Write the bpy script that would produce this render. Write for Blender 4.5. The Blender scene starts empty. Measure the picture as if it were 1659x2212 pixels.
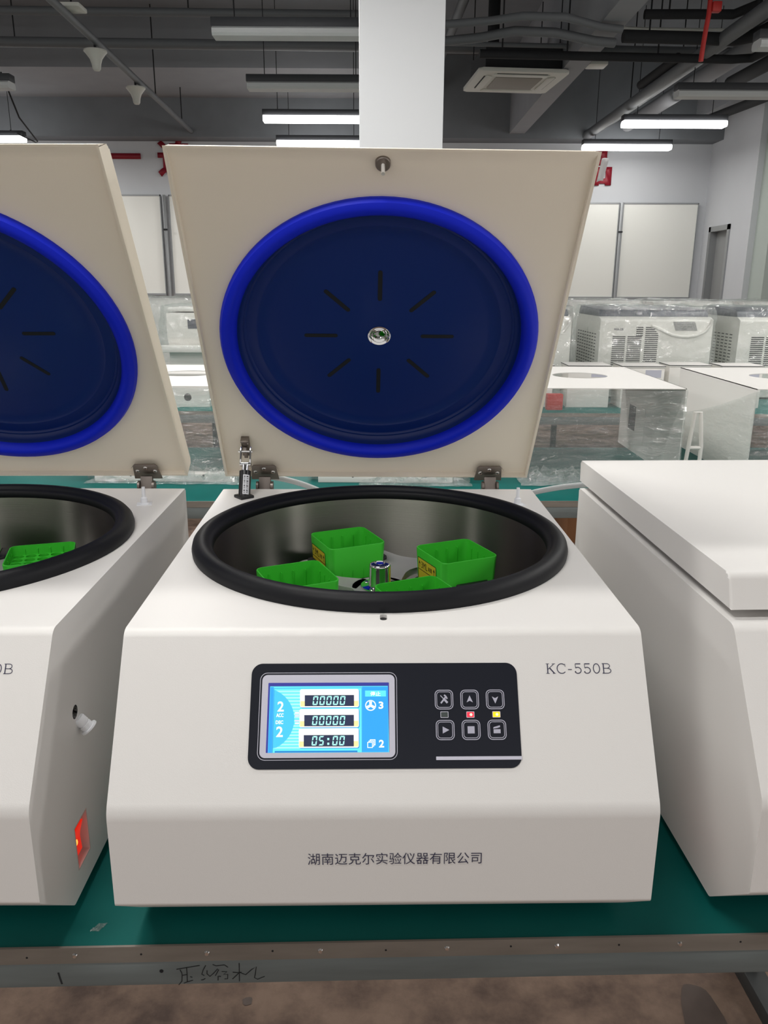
import bpy, bmesh, math, random
from mathutils import Matrix, Vector, noise
PI = math.pi
random.seed(7)
SC = bpy.context.scene
COL = SC.collection

# ------------------------------------------------------------------ camera, world, exposure
cam_d = bpy.data.cameras.new('camera')
cam = bpy.data.objects.new('camera', cam_d)
COL.objects.link(cam)
cam_d.sensor_fit = 'VERTICAL'
cam_d.sensor_height = 24.0
cam_d.lens = 1730.35 / 2212 * 24.0
cam_d.clip_start = 0.02
cam_d.clip_end = 100
RT = Vector((0.999985, 0.00148, 0.005188))
DN = Vector((0.005395, -0.27428, -0.961635))
FW = Vector((0.0, 0.961649, -0.274284))
cam.matrix_world = Matrix(((RT.x, -DN.x, -FW.x, 0), (RT.y, -DN.y, -FW.y, 0), (RT.z, -DN.z, -FW.z, 1.5), (0, 0, 0, 1)))
SC.camera = cam
SC.view_settings.view_transform = 'Standard'
SC.view_settings.look = 'None'
SC.view_settings.gamma = 1.0
SC.view_settings.exposure = 0.28
SC.view_settings.use_curve_mapping = False
W = bpy.data.worlds.new('world')
SC.world = W
W.use_nodes = True
W.node_tree.nodes['Background'].inputs[0].default_value = (1.0, 0.965, 0.935, 1)
W.node_tree.nodes['Background'].inputs[1].default_value = 0.60   # added ambient fill, enters where the hall is left open behind the camera
LAMP_W = 15.5        # watts of one lit batten lamp
LAMP_E = 9.0         # glow of its diffuser

# ------------------------------------------------------------------ materials
def lin(c):
    c = c / 255.0
    return c / 12.92 if c <= 0.04045 else ((c + 0.055) / 1.055) ** 2.4
def rgb(r, g, b):
    return (lin(r), lin(g), lin(b), 1)
MATS = {}
def mat(name, col, rough=0.5, metal=0.0, spec=0.5, bump=0.0, bscale=200.0, var=0.0, vscale=8.0, emit=None, estr=0.0, aniso=0.0, coat=0.0, stretch=None):
    m = bpy.data.materials.new(name)
    m.use_nodes = True
    nt = m.node_tree
    b = nt.nodes['Principled BSDF']
    b.inputs['Base Color'].default_value = col
    b.inputs['Roughness'].default_value = rough
    b.inputs['Metallic'].default_value = metal
    b.inputs['Specular IOR Level'].default_value = spec
    if coat:
        b.inputs['Coat Weight'].default_value = coat
    if aniso:
        b.inputs['Anisotropic'].default_value = aniso
    if emit:
        b.inputs['Emission Color'].default_value = emit
        b.inputs['Emission Strength'].default_value = estr
    if bump or var:
        tc = nt.nodes.new('ShaderNodeTexCoord')
        mp = nt.nodes.new('ShaderNodeMapping')
        nt.links.new(tc.outputs['Object'], mp.inputs['Vector'])
        if stretch:
            mp.inputs['Scale'].default_value = stretch
    if bump:
        n = nt.nodes.new('ShaderNodeTexNoise')
        n.inputs['Scale'].default_value = bscale
        n.inputs['Detail'].default_value = 3
        nt.links.new(mp.outputs['Vector'], n.inputs['Vector'])
        bp = nt.nodes.new('ShaderNodeBump')
        bp.inputs['Strength'].default_value = bump
        bp.inputs['Distance'].default_value = 0.002
        nt.links.new(n.outputs['Fac'], bp.inputs['Height'])
        nt.links.new(bp.outputs['Normal'], b.inputs['Normal'])
    if var:
        n2 = nt.nodes.new('ShaderNodeTexNoise')
        n2.inputs['Scale'].default_value = vscale
        n2.inputs['Detail'].default_value = 6
        nt.links.new(mp.outputs['Vector'], n2.inputs['Vector'])
        r = nt.nodes.new('ShaderNodeValToRGB')
        r.color_ramp.elements[0].position = 0.3
        r.color_ramp.elements[1].position = 0.7
        r.color_ramp.elements[0].color = tuple(c * (1 - var) for c in col[:3]) + (1,)
        r.color_ramp.elements[1].color = tuple(min(1, c * (1 + var)) for c in col[:3]) + (1,)
        nt.links.new(n2.outputs['Fac'], r.inputs['Fac'])
        nt.links.new(r.outputs['Color'], b.inputs['Base Color'])
    MATS[name] = m
    return m
def flat(name, col, strength=1.0):
    """a self-lit display colour"""
    return mat(name, (0.01, 0.01, 0.01, 1), rough=0.35, emit=col, estr=strength)

WHITE = mat('white_powder_coat', rgb(232, 230, 227), rough=0.45, bump=0.05, bscale=900)
CREAM = mat('cream_powder_coat', rgb(248, 239, 222), rough=0.5, bump=0.05, bscale=700)
SHEETW = mat('white_sheet_metal', rgb(234, 232, 228), rough=0.5)
BLACKR = mat('black_rubber', rgb(20, 21, 25), rough=0.5, spec=0.22, bump=0.05, bscale=500)
BLUER = mat('blue_rubber', rgb(10, 36, 208), rough=0.5, spec=0.25, bump=0.03, bscale=300)
NAVY = mat('navy_plastic', rgb(8, 40, 112), rough=0.42, spec=0.4, bump=0.03, bscale=150)
SLOT = mat('slot_shade_black', rgb(14, 18, 24), rough=0.7)  # near black colour in place of the shade inside slots and holes
STEEL = mat('brushed_steel', rgb(164, 160, 154), rough=0.34, metal=1.0, aniso=0.97, bump=0.08, bscale=14, stretch=(1, 1, 60))
_n = STEEL.node_tree.nodes.new('ShaderNodeTangent'); _n.direction_type = 'RADIAL'; _n.axis = 'Z'
STEEL.node_tree.nodes['Principled BSDF'].inputs['Anisotropic Rotation'].default_value = 0.25
STEEL.node_tree.links.new(_n.outputs[0], STEEL.node_tree.nodes['Principled BSDF'].inputs['Tangent'])
STEELD = mat('hinge_steel', rgb(138, 130, 124), rough=0.42, metal=1.0)
CHROME = mat('chrome', rgb(225, 226, 226), rough=0.07, metal=1.0)
PINM = mat('bright_steel_pin', rgb(232, 230, 226), rough=0.4, metal=0.5)
ALU = mat('cast_aluminium', rgb(176, 174, 172), rough=0.5, metal=0.25)
GREEN = mat('green_plastic', rgb(62, 196, 52), rough=0.4, bump=0.03, bscale=200)
BLACKP = mat('black_plastic', rgb(24, 25, 28), rough=0.4)
STRUTB = mat('black_strut_paint', rgb(28, 28, 30), rough=0.3)
YELLOW = mat('yellow_sticker', rgb(214, 196, 44), rough=0.6)
INK = mat('navy_print', rgb(44, 44, 74), rough=0.6)
BLACKINK = mat('black_print', rgb(22, 20, 14), rough=0.7)
MARKER = mat('marker_ink', rgb(30, 32, 34), rough=0.8)
PANEL = mat('panel_black_film', rgb(27, 30, 40), rough=0.32, spec=0.35)
SILVER = mat('silver_print', rgb(208, 208, 222), rough=0.45)
GREYPRINT = mat('grey_print', rgb(186, 186, 202), rough=0.5)
TEAL = mat('teal_mat', rgb(12, 97, 92), rough=0.5, spec=0.15, var=0.1, vscale=5, bump=0.04, bscale=250)
GALV = mat('galvanised_strip', rgb(138, 132, 124), rough=0.5, metal=0.35, var=0.12, vscale=9, stretch=(1, 6, 6))
LEGM = mat('shaded_leg_paint', rgb(62, 64, 64), rough=0.55, metal=0.15)  # bench grey darkened, the shade under the bench put into the colour
FRAME = mat('grey_bench_paint', rgb(112, 120, 120), rough=0.55, metal=0.15, var=0.12, vscale=6, stretch=(1, 5, 9))
WALLW = mat('white_wall_paint', rgb(208, 211, 215), rough=0.85, var=0.02, vscale=2)
PILLARW = mat('white_pillar_paint', rgb(228, 231, 234), rough=0.85)
GREENW = mat('grey_green_wall_paint', rgb(186, 196, 190), rough=0.85)
CEILD = mat('dark_ceiling_paint', rgb(124, 128, 133), rough=0.9, var=0.06, vscale=3)
CEILM = mat('grey_ceiling_paint', rgb(148, 150, 154), rough=0.9, var=0.04, vscale=3)
PIPEG = mat('grey_pipe', rgb(104, 107, 110), rough=0.6)
PIPED = mat('black_pipe_insulation', rgb(34, 35, 38), rough=0.85)
REDP = mat('red_pipe_paint', rgb(190, 48, 44), rough=0.5)
REDL = mat('red_letter_acrylic', rgb(146, 22, 42), rough=0.5)
BOARD = mat('whiteboard_face', rgb(248, 249, 243), rough=0.3)
BOARDF = mat('whiteboard_frame', rgb(165, 168, 170), rough=0.4, metal=0.6)
DOORG = mat('grey_door_paint', rgb(150, 152, 152), rough=0.55)
ACW = mat('ac_plastic', rgb(214, 214, 206), rough=0.5)
ACG = mat('ac_grille', rgb(150, 146, 138), rough=0.7, bump=0.3, bscale=120)
LAMPB = mat('lamp_housing', rgb(58, 60, 64), rough=0.5)
DIFF_OFF = mat('lamp_diffuser_off', rgb(216, 219, 219), rough=0.6)
DIFF_ON = mat('lamp_diffuser_lit', rgb(240, 240, 240), rough=0.6, emit=(1, 0.985, 0.96, 1), estr=LAMP_E)
HOSE = mat('translucent_hose', rgb(214, 220, 222), rough=0.35)
CABW = mat('warm_white_enamel', rgb(238, 235, 230), rough=0.4)
NYLON = mat('white_nylon', rgb(236, 238, 242), rough=0.35)
GREYL = mat('slate_lid_plastic', rgb(70, 76, 88), rough=0.4)
DARKSCR = mat('dark_screen_glass', rgb(40, 48, 66), rough=0.15)
FOIL = mat('silver_foil', rgb(170, 170, 168), rough=0.18, metal=1.0, bump=1.0, bscale=40)
CARD = mat('brown_cardboard', rgb(150, 106, 72), rough=0.85, var=0.1, vscale=4)
PAPER = mat('white_paper', rgb(226, 228, 232), rough=0.8)
RED_EM = flat('red_led', rgb(255, 40, 60), 1.6)
RED_HOT = flat('red_led_core', rgb(255, 190, 150), 2.2)
YEL_EM = flat('amber_led', rgb(255, 190, 10), 1.4)
YEL_HOT = flat('amber_led_core', rgb(255, 240, 150), 2.0)
LED_OFF = mat('led_window_off', rgb(70, 78, 76), rough=0.4)
ROCK = mat('rocker_red', rgb(190, 22, 14), rough=0.3, emit=rgb(255, 40, 14), estr=0.45)
ROCKH = flat('rocker_glow', rgb(255, 150, 60), 1.6)
BEIGEP = mat('switch_bezel', rgb(206, 190, 184), rough=0.5)

def floor_mat():
    m = bpy.data.materials.new('stained_concrete')
    m.use_nodes = True
    nt = m.node_tree
    b = nt.nodes['Principled BSDF']
    b.inputs['Roughness'].default_value = 0.75
    tc = nt.nodes.new('ShaderNodeTexCoord')
    n1 = nt.nodes.new('ShaderNodeTexNoise'); n1.inputs['Scale'].default_value = 7; n1.inputs['Detail'].default_value = 8; n1.inputs['Roughness'].default_value = 0.62
    nt.links.new(tc.outputs['Object'], n1.inputs['Vector'])
    r = nt.nodes.new('ShaderNodeValToRGB')
    e = r.color_ramp.elements
    e[0].position = 0.34; e[0].color = rgb(88, 69, 60)
    e[1].position = 0.62; e[1].color = rgb(146, 121, 104)
    x = e.new(0.48); x.color = rgb(122, 99, 85)
    nt.links.new(n1.outputs['Fac'], r.inputs['Fac'])
    nt.links.new(r.outputs['Color'], b.inputs['Base Color'])
    n2 = nt.nodes.new('ShaderNodeTexNoise'); n2.inputs['Scale'].default_value = 90
    nt.links.new(tc.outputs['Object'], n2.inputs['Vector'])
    bp = nt.nodes.new('ShaderNodeBump'); bp.inputs['Strength'].default_value = 0.25; bp.inputs['Distance'].default_value = 0.002
    nt.links.new(n2.outputs['Fac'], bp.inputs['Height'])
    nt.links.new(bp.outputs['Normal'], b.inputs['Normal'])
    return m
FLOORM = floor_mat()
STAIN = mat('oil_stain', rgb(88, 72, 64), rough=0.6, var=0.15, vscale=20)

def film_mat(name, haze, gloss, scale, stretch, tint=(0.96, 0.98, 0.97, 1)):
    """clear wrinkled stretch film: mostly transparent, a little milky, glints on its folds"""
    m = bpy.data.materials.new(name)
    m.use_nodes = True
    nt = m.node_tree
    nt.nodes.clear()
    out = nt.nodes.new('ShaderNodeOutputMaterial')
    tr = nt.nodes.new('ShaderNodeBsdfTransparent'); tr.inputs[0].default_value = tint
    df = nt.nodes.new('ShaderNodeBsdfDiffuse'); df.inputs[0].default_value = (0.8, 0.82, 0.81, 1)
    gl = nt.nodes.new('ShaderNodeBsdfGlossy'); gl.inputs['Roughness'].default_value = 0.06
    tc = nt.nodes.new('ShaderNodeTexCoord')
    mp = nt.nodes.new('ShaderNodeMapping'); mp.inputs['Scale'].default_value = stretch
    nt.links.new(tc.outputs['Object'], mp.inputs['Vector'])
    n = nt.nodes.new('ShaderNodeTexNoise'); n.inputs['Scale'].default_value = scale; n.inputs['Detail'].default_value = 4; n.inputs['Distortion'].default_value = 0.8
    nt.links.new(mp.outputs['Vector'], n.inputs['Vector'])
    bp = nt.nodes.new('ShaderNodeBump'); bp.inputs['Strength'].default_value = 1.0; bp.inputs['Distance'].default_value = 0.03
    nt.links.new(n.outputs['Fac'], bp.inputs['Height'])
    nt.links.new(bp.outputs['Normal'], gl.inputs['Normal'])
    m1 = nt.nodes.new('ShaderNodeMixShader'); m1.inputs[0].default_value = haze
    nt.links.new(tr.outputs[0], m1.inputs[1]); nt.links.new(df.outputs[0], m1.inputs[2])
    m2 = nt.nodes.new('ShaderNodeMixShader'); m2.inputs[0].default_value = gloss
    nt.links.new(m1.outputs[0], m2.inputs[1]); nt.links.new(gl.outputs[0], m2.inputs[2])
    nt.links.new(m2.outputs[0], out.inputs['Surface'])
    return m
FILM = film_mat('stretch_film', 0.13, 0.13, 9, (1.0, 1.0, 4.0))
FILMC = film_mat('crumpled_film', 0.14, 0.20, 30, (1.0, 1.0, 1.0))
FILMD = film_mat('dust_cover_film', 0.12, 0.12, 12, (1.0, 1.0, 1.0))

# ------------------------------------------------------------------ mesh helpers
class MB:
    def __init__(s):
        s.bm = bmesh.new()
    def _faces(s, verts, M, mi):
        if M is not None:
            for v in verts:
                v.co = M @ v.co
        fs = set()
        for v in verts:
            for f in v.link_faces:
                fs.add(f)
        for f in fs:
            f.material_index = mi
    def box(s, x0, x1, y0, y1, z0, z1, M=None, mi=0, bev=0.0, seg=2):
        c = [(x0, y0, z0), (x1, y0, z0), (x1, y1, z0), (x0, y1, z0), (x0, y0, z1), (x1, y0, z1), (x1, y1, z1), (x0, y1, z1)]
        vs = [s.bm.verts.new(p) for p in c]
        fs = [s.bm.faces.new([vs[i] for i in q]) for q in ((3, 2, 1, 0), (4, 5, 6, 7), (0, 1, 5, 4), (1, 2, 6, 5), (2, 3, 7, 6), (3, 0, 4, 7))]
        if bev > 0:
            es = list({e for f in fs for e in f.edges})
            r = bmesh.ops.bevel(s.bm, geom=es, offset=bev, segments=seg, affect='EDGES', profile=0.5)
            vs = list({v for f in r['faces'] for v in f.verts} | {v for v in vs if v.is_valid})
            al = set(vs)
            for v in list(al):
                for f in v.link_faces:
                    al.update(f.verts)
            vs = list(al)
        s._faces(vs, M, mi)
        return s
    def prism(s, poly, z0, z1, M=None, mi=0, bev=0.0, seg=2, cap=True):
        """poly in XY extruded along Z"""
        a = [s.bm.verts.new((p[0], p[1], z0)) for p in poly]
        b = [s.bm.verts.new((p[0], p[1], z1)) for p in poly]
        n = len(poly)
        caps = []
        if cap:
            caps = [s.bm.faces.new(list(reversed(a))), s.bm.faces.new(b)]
        for i in range(n):
            s.bm.faces.new((a[i], a[(i + 1) % n], b[(i + 1) % n], b[i]))
        vs = a + b
        if bev > 0:
            es = list({e for f in caps for e in f.edges})
            r = bmesh.ops.bevel(s.bm, geom=es, offset=bev, segments=seg, affect='EDGES', profile=0.5)
            al = {v for v in vs if v.is_valid} | {v for f in r['faces'] for v in f.verts}
            for v in list(al):
                for f in v.link_faces:
                    al.update(f.verts)
            vs = list(al)
        s._faces(vs, M, mi)
        return s
    def lathe(s, prof, n=64, M=None, mi=0, closed=False):
        """prof: (r, z) list revolved around Z"""
        rings = []
        vs = []
        for r, z in prof:
            if r < 1e-6:
                v = s.bm.verts.new((0, 0, z)); rings.append([v]); vs.append(v)
            else:
                ring = [s.bm.verts.new((r * math.cos(2 * PI * i / n), r * math.sin(2 * PI * i / n), z)) for i in range(n)]
                rings.append(ring); vs += ring
        if closed:
            rings.append(rings[0])
        for a, b in zip(rings, rings[1:]):
            for i in range(n):
                j = (i + 1) % n
                if len(a) == 1 and len(b) == 1:
                    continue
                if len(a) == 1:
                    s.bm.faces.new((a[0], b[j], b[i]))
                elif len(b) == 1:
                    s.bm.faces.new((a[i], a[j], b[0]))
                else:
                    s.bm.faces.new((a[i], a[j], b[j], b[i]))
        s._faces(vs, M, mi)
        return s
    def cyl(s, r, z0, z1, n=24, M=None, mi=0, r1=None):
        r1 = r if r1 is None else r1
        return s.lathe([(0, z0), (r, z0), (r1, z1), (0, z1)], n, M, mi)
    def rod(s, a, b, r, n=12, M=None, mi=0):
        a, b = Vector(a), Vector(b)
        d = b - a
        q = d.to_track_quat('Z', 'Y').to_matrix().to_4x4()
        T = Matrix.Translation(a) @ q
        if M is not None:
            T = M @ T
        return s.cyl(r, 0, d.length, n, T, mi)
    def tube(s, pts, r, n=8, M=None, mi=0, flatten=1.0):
        pts = [Vector(p) for p in pts]
        rings = []
        vs = []
        for i, p in enumerate(pts):
            t = (pts[min(i + 1, len(pts) - 1)] - pts[max(i - 1, 0)]).normalized()
            up = Vector((0, 0, 1)) if abs(t.z) < 0.95 else Vector((0, 1, 0))
            sx = t.cross(up).normalized(); sy = sx.cross(t).normalized()
            ring = [s.bm.verts.new(p + sx * (r * flatten * math.cos(2 * PI * k / n)) + sy * (r * math.sin(2 * PI * k / n))) for k in range(n)]
            rings.append(ring); vs += ring
        for a, b in zip(rings, rings[1:]):
            for k in range(n):
                s.bm.faces.new((a[k], a[(k + 1) % n], b[(k + 1) % n], b[k]))
        s.bm.faces.new(list(reversed(rings[0]))); s.bm.faces.new(rings[-1])
        s._faces(vs, M, mi)
        return s
    def poly(s, pts, z=0.0, M=None, mi=0):
        vs = [s.bm.verts.new((p[0], p[1], z)) for p in pts]
        s.bm.faces.new(vs)
        s._faces(vs, M, mi)
        return s
    def ribbon(s, pts, w, z=0.0, M=None, mi=0, closed=False):
        pts = [Vector((p[0], p[1])) for p in pts]
        n = len(pts)
        L, Rr = [], []
        for i in range(n):
            if closed:
                t = pts[(i + 1) % n] - pts[(i - 1) % n]
            else:
                t = pts[min(i + 1, n - 1)] - pts[max(i - 1, 0)]
            t.normalize()
            nn = Vector((-t.y, t.x)) * (w / 2)
            L.append(s.bm.verts.new((pts[i].x + nn.x, pts[i].y + nn.y, z)))
            Rr.append(s.bm.verts.new((pts[i].x - nn.x, pts[i].y - nn.y, z)))
        for i in range(n if closed else n - 1):
            j = (i + 1) % n
            s.bm.faces.new((Rr[i], Rr[j], L[j], L[i]))
        s._faces(L + Rr, M, mi)
        return s
    def grid(s, fn, nu, nv, M=None, mi=0):
        g = [[s.bm.verts.new(fn(i / nu, j / nv)) for i in range(nu + 1)] for j in range(nv + 1)]
        for j in range(nv):
            for i in range(nu):
                s.bm.faces.new((g[j][i], g[j][i + 1], g[j + 1][i + 1], g[j + 1][i]))
        s._faces([v for r in g for v in r], M, mi)
        return s
    def mesh_data(s, me, M=None, mi=0):
        n0 = len(s.bm.verts)
        s.bm.from_mesh(me)
        s.bm.verts.ensure_lookup_table()
        s._faces([s.bm.verts[i] for i in range(n0, len(s.bm.verts))], M, mi)
        return s
    def build(s, name, mats, parent=None, M=None, label=None, smooth=30, recalc=True, solid=0.0, wn=False):
        if recalc:
            bmesh.ops.recalc_face_normals(s.bm, faces=s.bm.faces[:])
        if smooth:
            lim = math.radians(smooth)
            for e in s.bm.edges:
                if len(e.link_faces) == 2:
                    e.smooth = e.calc_face_angle(0) < lim
            for f in s.bm.faces:
                f.smooth = True
        me = bpy.data.meshes.new(name)
        s.bm.to_mesh(me); s.bm.free()
        o = bpy.data.objects.new(name, me)
        COL.objects.link(o)
        for m in (mats if isinstance(mats, (list, tuple)) else [mats]):
            me.materials.append(m)
        if parent is not None:
            o.parent = parent
        if M is not None:
            o.matrix_local = M
        if label:
            o['label'] = label
        if solid:
            md = o.modifiers.new('thickness', 'SOLIDIFY'); md.thickness = solid; md.offset = 0
        if wn:
            md = o.modifiers.new('normals', 'WEIGHTED_NORMAL'); md.keep_sharp = True
        return o

def text_mesh(body, width=None, height=None, bold=0.0, spacing=1.0):
    """the outline of a piece of writing as mesh data, lower-left corner at the origin"""
    c = bpy.data.curves.new('writing', 'FONT')
    c.body = body
    c.offset = bold
    c.space_character = spacing
    c.resolution_u = 3
    o = bpy.data.objects.new('writing', c)
    COL.objects.link(o)
    dg = bpy.context.evaluated_depsgraph_get()
    me = bpy.data.meshes.new_from_object(o.evaluated_get(dg))
    bpy.data.objects.remove(o); bpy.data.curves.remove(c)
    xs = [v.co.x for v in me.vertices]; ys = [v.co.y for v in me.vertices]
    x0, x1, y0, y1 = min(xs), max(xs), min(ys), max(ys)
    sx = width / (x1 - x0) if width else None
    sy = height / (y1 - y0) if height else None
    sx = sx or sy; sy = sy or sx
    for v in me.vertices:
        v.co = Vector(((v.co.x - x0) * sx, (v.co.y - y0) * sy, 0))
    return me

def empty(name, label, cat, loc=(0, 0, 0), rz=0.0, group=None, kind=None):
    o = bpy.data.objects.new(name, None)
    COL.objects.link(o)
    o.location = loc
    o.rotation_euler = (0, 0, rz)
    o.empty_display_size = 0.05
    return tag(o, label, cat, group, kind)
def tag(o, label=None, cat=None, group=None, kind=None):
    if label: o['label'] = label
    if cat: o['category'] = cat
    if group: o['group'] = group
    if kind: o['kind'] = kind
    return o
def struct(o):
    o['kind'] = 'structure'
    return o
def dup(o, parent=None):
    c = o.copy(); COL.objects.link(c)
    if parent is not None:
        c.parent = parent
    for ch in list(o.children):
        dup(ch, c)
    return c
def rrect(x0, x1, y0, y1, r, n=5):
    p = []
    for cx, cy, a in ((x1 - r, y1 - r, 0), (x0 + r, y1 - r, 90), (x0 + r, y0 + r, 180), (x1 - r, y0 + r, 270)):
        for i in range(n + 1):
            t = math.radians(a + 90 * i / n)
            p.append((cx + r * math.cos(t), cy + r * math.sin(t)))
    return p
def fillet(poly, radii, n=5):
    out = []
    N = len(poly)
    for i in range(N):
        p = Vector(poly[i]); a = Vector(poly[i - 1]); b = Vector(poly[(i + 1) % N])
        r = radii[i]
        if r <= 0:
            out.append(tuple(p)); continue
        u = (a - p).normalized(); v = (b - p).normalized()
        for k in range(n + 1):
            t = k / n
            q = (p + u * r) * (1 - t) ** 2 + p * 2 * t * (1 - t) + (p + v * r) * t ** 2
            out.append(tuple(q))
    return out
def frame(o, ex, ey):
    ex = Vector(ex).normalized(); ey = Vector(ey).normalized(); ez = ex.cross(ey)
    return Matrix(((ex.x, ey.x, ez.x, o[0]), (ex.y, ey.y, ez.y, o[1]), (ex.z, ey.z, ez.z, o[2]), (0, 0, 0, 1)))
T = Matrix.Translation
def RX(d): return Matrix.Rotation(math.radians(d), 4, 'X')
def RY(d): return Matrix.Rotation(math.radians(d), 4, 'Y')
def RZ(d): return Matrix.Rotation(math.radians(d), 4, 'Z')
YZ2 = Matrix(((0, 0, 1, 0), (1, 0, 0, 0), (0, 1, 0, 0), (0, 0, 0, 1)))   # prism XY -> world YZ, extruded along X

def wob(p, sc, amp, seed=0.0):
    return noise.noise(Vector((p[0] * sc[0] + seed, p[1] * sc[1] + seed * 1.7, p[2] * sc[2] - seed))) * amp

# ------------------------------------------------------------------ the hall
TABLE_Z = 0.735
def sbox(name, m, *a, **k):
    return struct(MB().box(*a).build(name, m, **k))
sbox('floor', FLOORM, -9, 9, -4, 13, -0.1, 0)
sbox('ceiling', CEILD, -9, 9, -4, 13, 4.5, 4.6)
sbox('wall_back', WALLW, -9, 5.0, 12.6, 12.8, 0, 4.5)
# right side wall with a door opening, then the pier in front of it
mb = MB()
mb.box(4.72, 4.9, 12.32, 12.6, 0, 4.5)
mb.box(4.72, 4.9, 11.0, 11.62, 0, 4.5)
mb.box(4.72, 4.9, 11.62, 12.32, 2.30, 4.5)
struct(mb.build('wall_right', WALLW))
sbox('wall_pier', GREENW, 4.80, 9, 10.6, 11.0, 0, 4.5)
sbox('wall_left', WALLW, -9.2, -9, -4, 13, 0, 4.5)
# beams under the slab
struct(MB().box(-9, 4.72, 12.2, 12.6, 3.46, 4.5).build('ceiling_beam_back', CEILD))
struct(MB().box(-9, 0.2, 10.6, 12.2, 3.956, 4.5).build('ceiling_soffit', CEILM))
struct(MB().box(1.72, 1.93, -2, 12.2, 3.52, 4.5).build('ceiling_beam_middle', CEILM))
struct(MB().box(4.3, 4.62, -2, 12.2, 3.72, 4.5).build('ceiling_beam_right', CEILM))
# pillar between the benches
struct(MB().box(-0.150, 0.318, 4.90, 5.36, 0, 4.5, bev=0.004).build('wall_pillar', PILLARW))
# door in the right wall
d = MB().box(4.80, 4.84, 11.68, 12.27, 0.0, 2.25, bev=0.004).build('door_1', DOORG); struct(d)
mb = MB()
mb.box(4.70, 4.80, 12.26, 12.33, 0, 2.31); mb.box(4.70, 4.80, 11.61, 11.68, 0, 2.31); mb.box(4.70, 4.80, 11.61, 12.33, 2.24, 2.31)
mb.build('door_frame', BOARDF, d)
mb = MB(); mb.rod((4.80, 11.76, 1.02), (4.75, 11.76, 1.02), 0.012); mb.rod((4.75, 11.76, 1.02), (4.75, 11.88, 1.02), 0.01)
mb.build('door_handle', STEELD, d)

# ------------------------------------------------------------------ lamps
def make_lamp(loc, lit, L=1.2, label='', power=1.0):
    root = empty('batten_lamp', label, 'lamp', loc, 0, 'batten lamps hung under the ceiling')
    MB().box(-L / 2, L / 2, -0.062, 0.062, 0.022, 0.085, bev=0.004).build('lamp_housing', LAMPB, root)
    pr = [(-0.060, 0.022), (-0.085, 0.005), (-0.085, -0.025), (-0.070, -0.042), (0.070, -0.042), (0.085, -0.025), (0.085, 0.005), (0.060, 0.022)]
    M = Matrix(((0, 0, 1, 0), (1, 0, 0, 0), (0, 1, 0, 0), (0, 0, 0, 1)))
    MB().prism(pr, -L / 2 + 0.01, L / 2 - 0.01, M).build('lamp_diffuser', DIFF_ON if lit else DIFF_OFF, root)
    for sx in (-1, 1):
        MB().rod((sx * L * 0.36, 0, 0.075), (sx * L * 0.36, 0, 4.5 - loc[2]), 0.004, 6).build('hanging_wire', PIPED, root)
    if lit:
        ld = bpy.data.lights.new('lamp_light', 'AREA')
        ld.shape = 'RECTANGLE'; ld.size = L - 0.04; ld.size_y = 0.13
        ld.energy = LAMP_W * power; ld.color = (1, 0.975, 0.94)
        lo = bpy.data.objects.new('lamp_light', ld); COL.objects.link(lo)
        lo.parent = root; lo.location = (0, 0, -0.048)
    return root
ZL = 3.30
make_lamp((-0.70, 6.73, ZL), False, label='unlit white and grey batten lamp, highest of the four left of the pillar')
make_lamp((-0.72, 8.41, ZL), False, label='unlit batten lamp, second from the top of the four left of the pillar')
make_lamp((-0.80, 9.98, ZL), True, label='glowing batten lamp left of the pillar under the two unlit ones', power=2.2)
make_lamp((-0.86, 11.62, ZL), True, label='glowing batten lamp just above the top edge of the middle open lid', power=2.2)
make_lamp((3.33, 10.15, ZL), True, label='glowing batten lamp, upper of the two lit ones right of the pillar', power=0.6)
make_lamp((3.26, 11.80, ZL), True, label='glowing batten lamp whose left end meets the right corner of the middle open lid', power=0.3)
make_lamp((3.42, 8.64, ZL), False, label='unlit batten lamp at the right edge above the two lit ones')
make_lamp((3.45, 6.95, ZL), False, label='unlit batten lamp cut by the frame at the upper right corner')
make_lamp((-5.32, 11.40, ZL), True, label='glowing batten lamp at the far left just above the left open lid', power=2.4)
# the lit rows above the benches and the photographer, out of the frame
for x, y, pw in ((-0.75, 5.05, 1.3), (-0.75, 3.4, 1.3), (-0.75, 1.75, 1.0), (-0.75, 0.08, 1.15), (3.35, 5.05, 1.7), (3.35, 3.4, 1.6), (3.35, 1.75, 1.3), (3.35, 0.08, 1.3), (-4.9, 5.05, 1.3), (-4.9, 3.4, 1.0), (-4.9, 1.75, 1.0), (-4.9, 0.08, 1.0)):
    make_lamp((x, y, ZL), True, label='glowing batten lamp overhead, in the rows above the workbenches outside the photo', power=pw)['group'] = 'lamps overhead outside the photo'

# ------------------------------------------------------------------ workbenches
def make_bench(name, label, loc, rz, x0, x1, depth, strip=0.022, apron=0.036, writing=False):
    root = empty(name, label, 'workbench', loc, rz)
    zt = 0.0
    MB().box(x0, x1, 0.0, depth, zt - 0.02, zt, bev=0.002).build('bench_mat', TEAL, root, label='teal rubber mat surface')
    st = MB().box(x0, x1, -0.003, 0.0, zt - strip, zt + 0.001).build('edge_strip', GALV, root)
    ap = MB().box(x0, x1, -0.002, 0.038, zt - strip - apron, zt - strip, bev=0.002).build('front_apron', FRAME, root)
    MB().box(x0, x1, depth - 0.04, depth, zt - strip - apron, zt - 0.02).build('rear_apron', FRAME, root)
    return root, st, ap
def bench_legs(root, xs, depth, z0, h):
    for x in xs:
        for y in (0.06, depth - 0.09):
            MB().box(x - 0.022, x + 0.022, y, y + 0.045, z0, h, bev=0.003).build('leg', LEGM, root)
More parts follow.
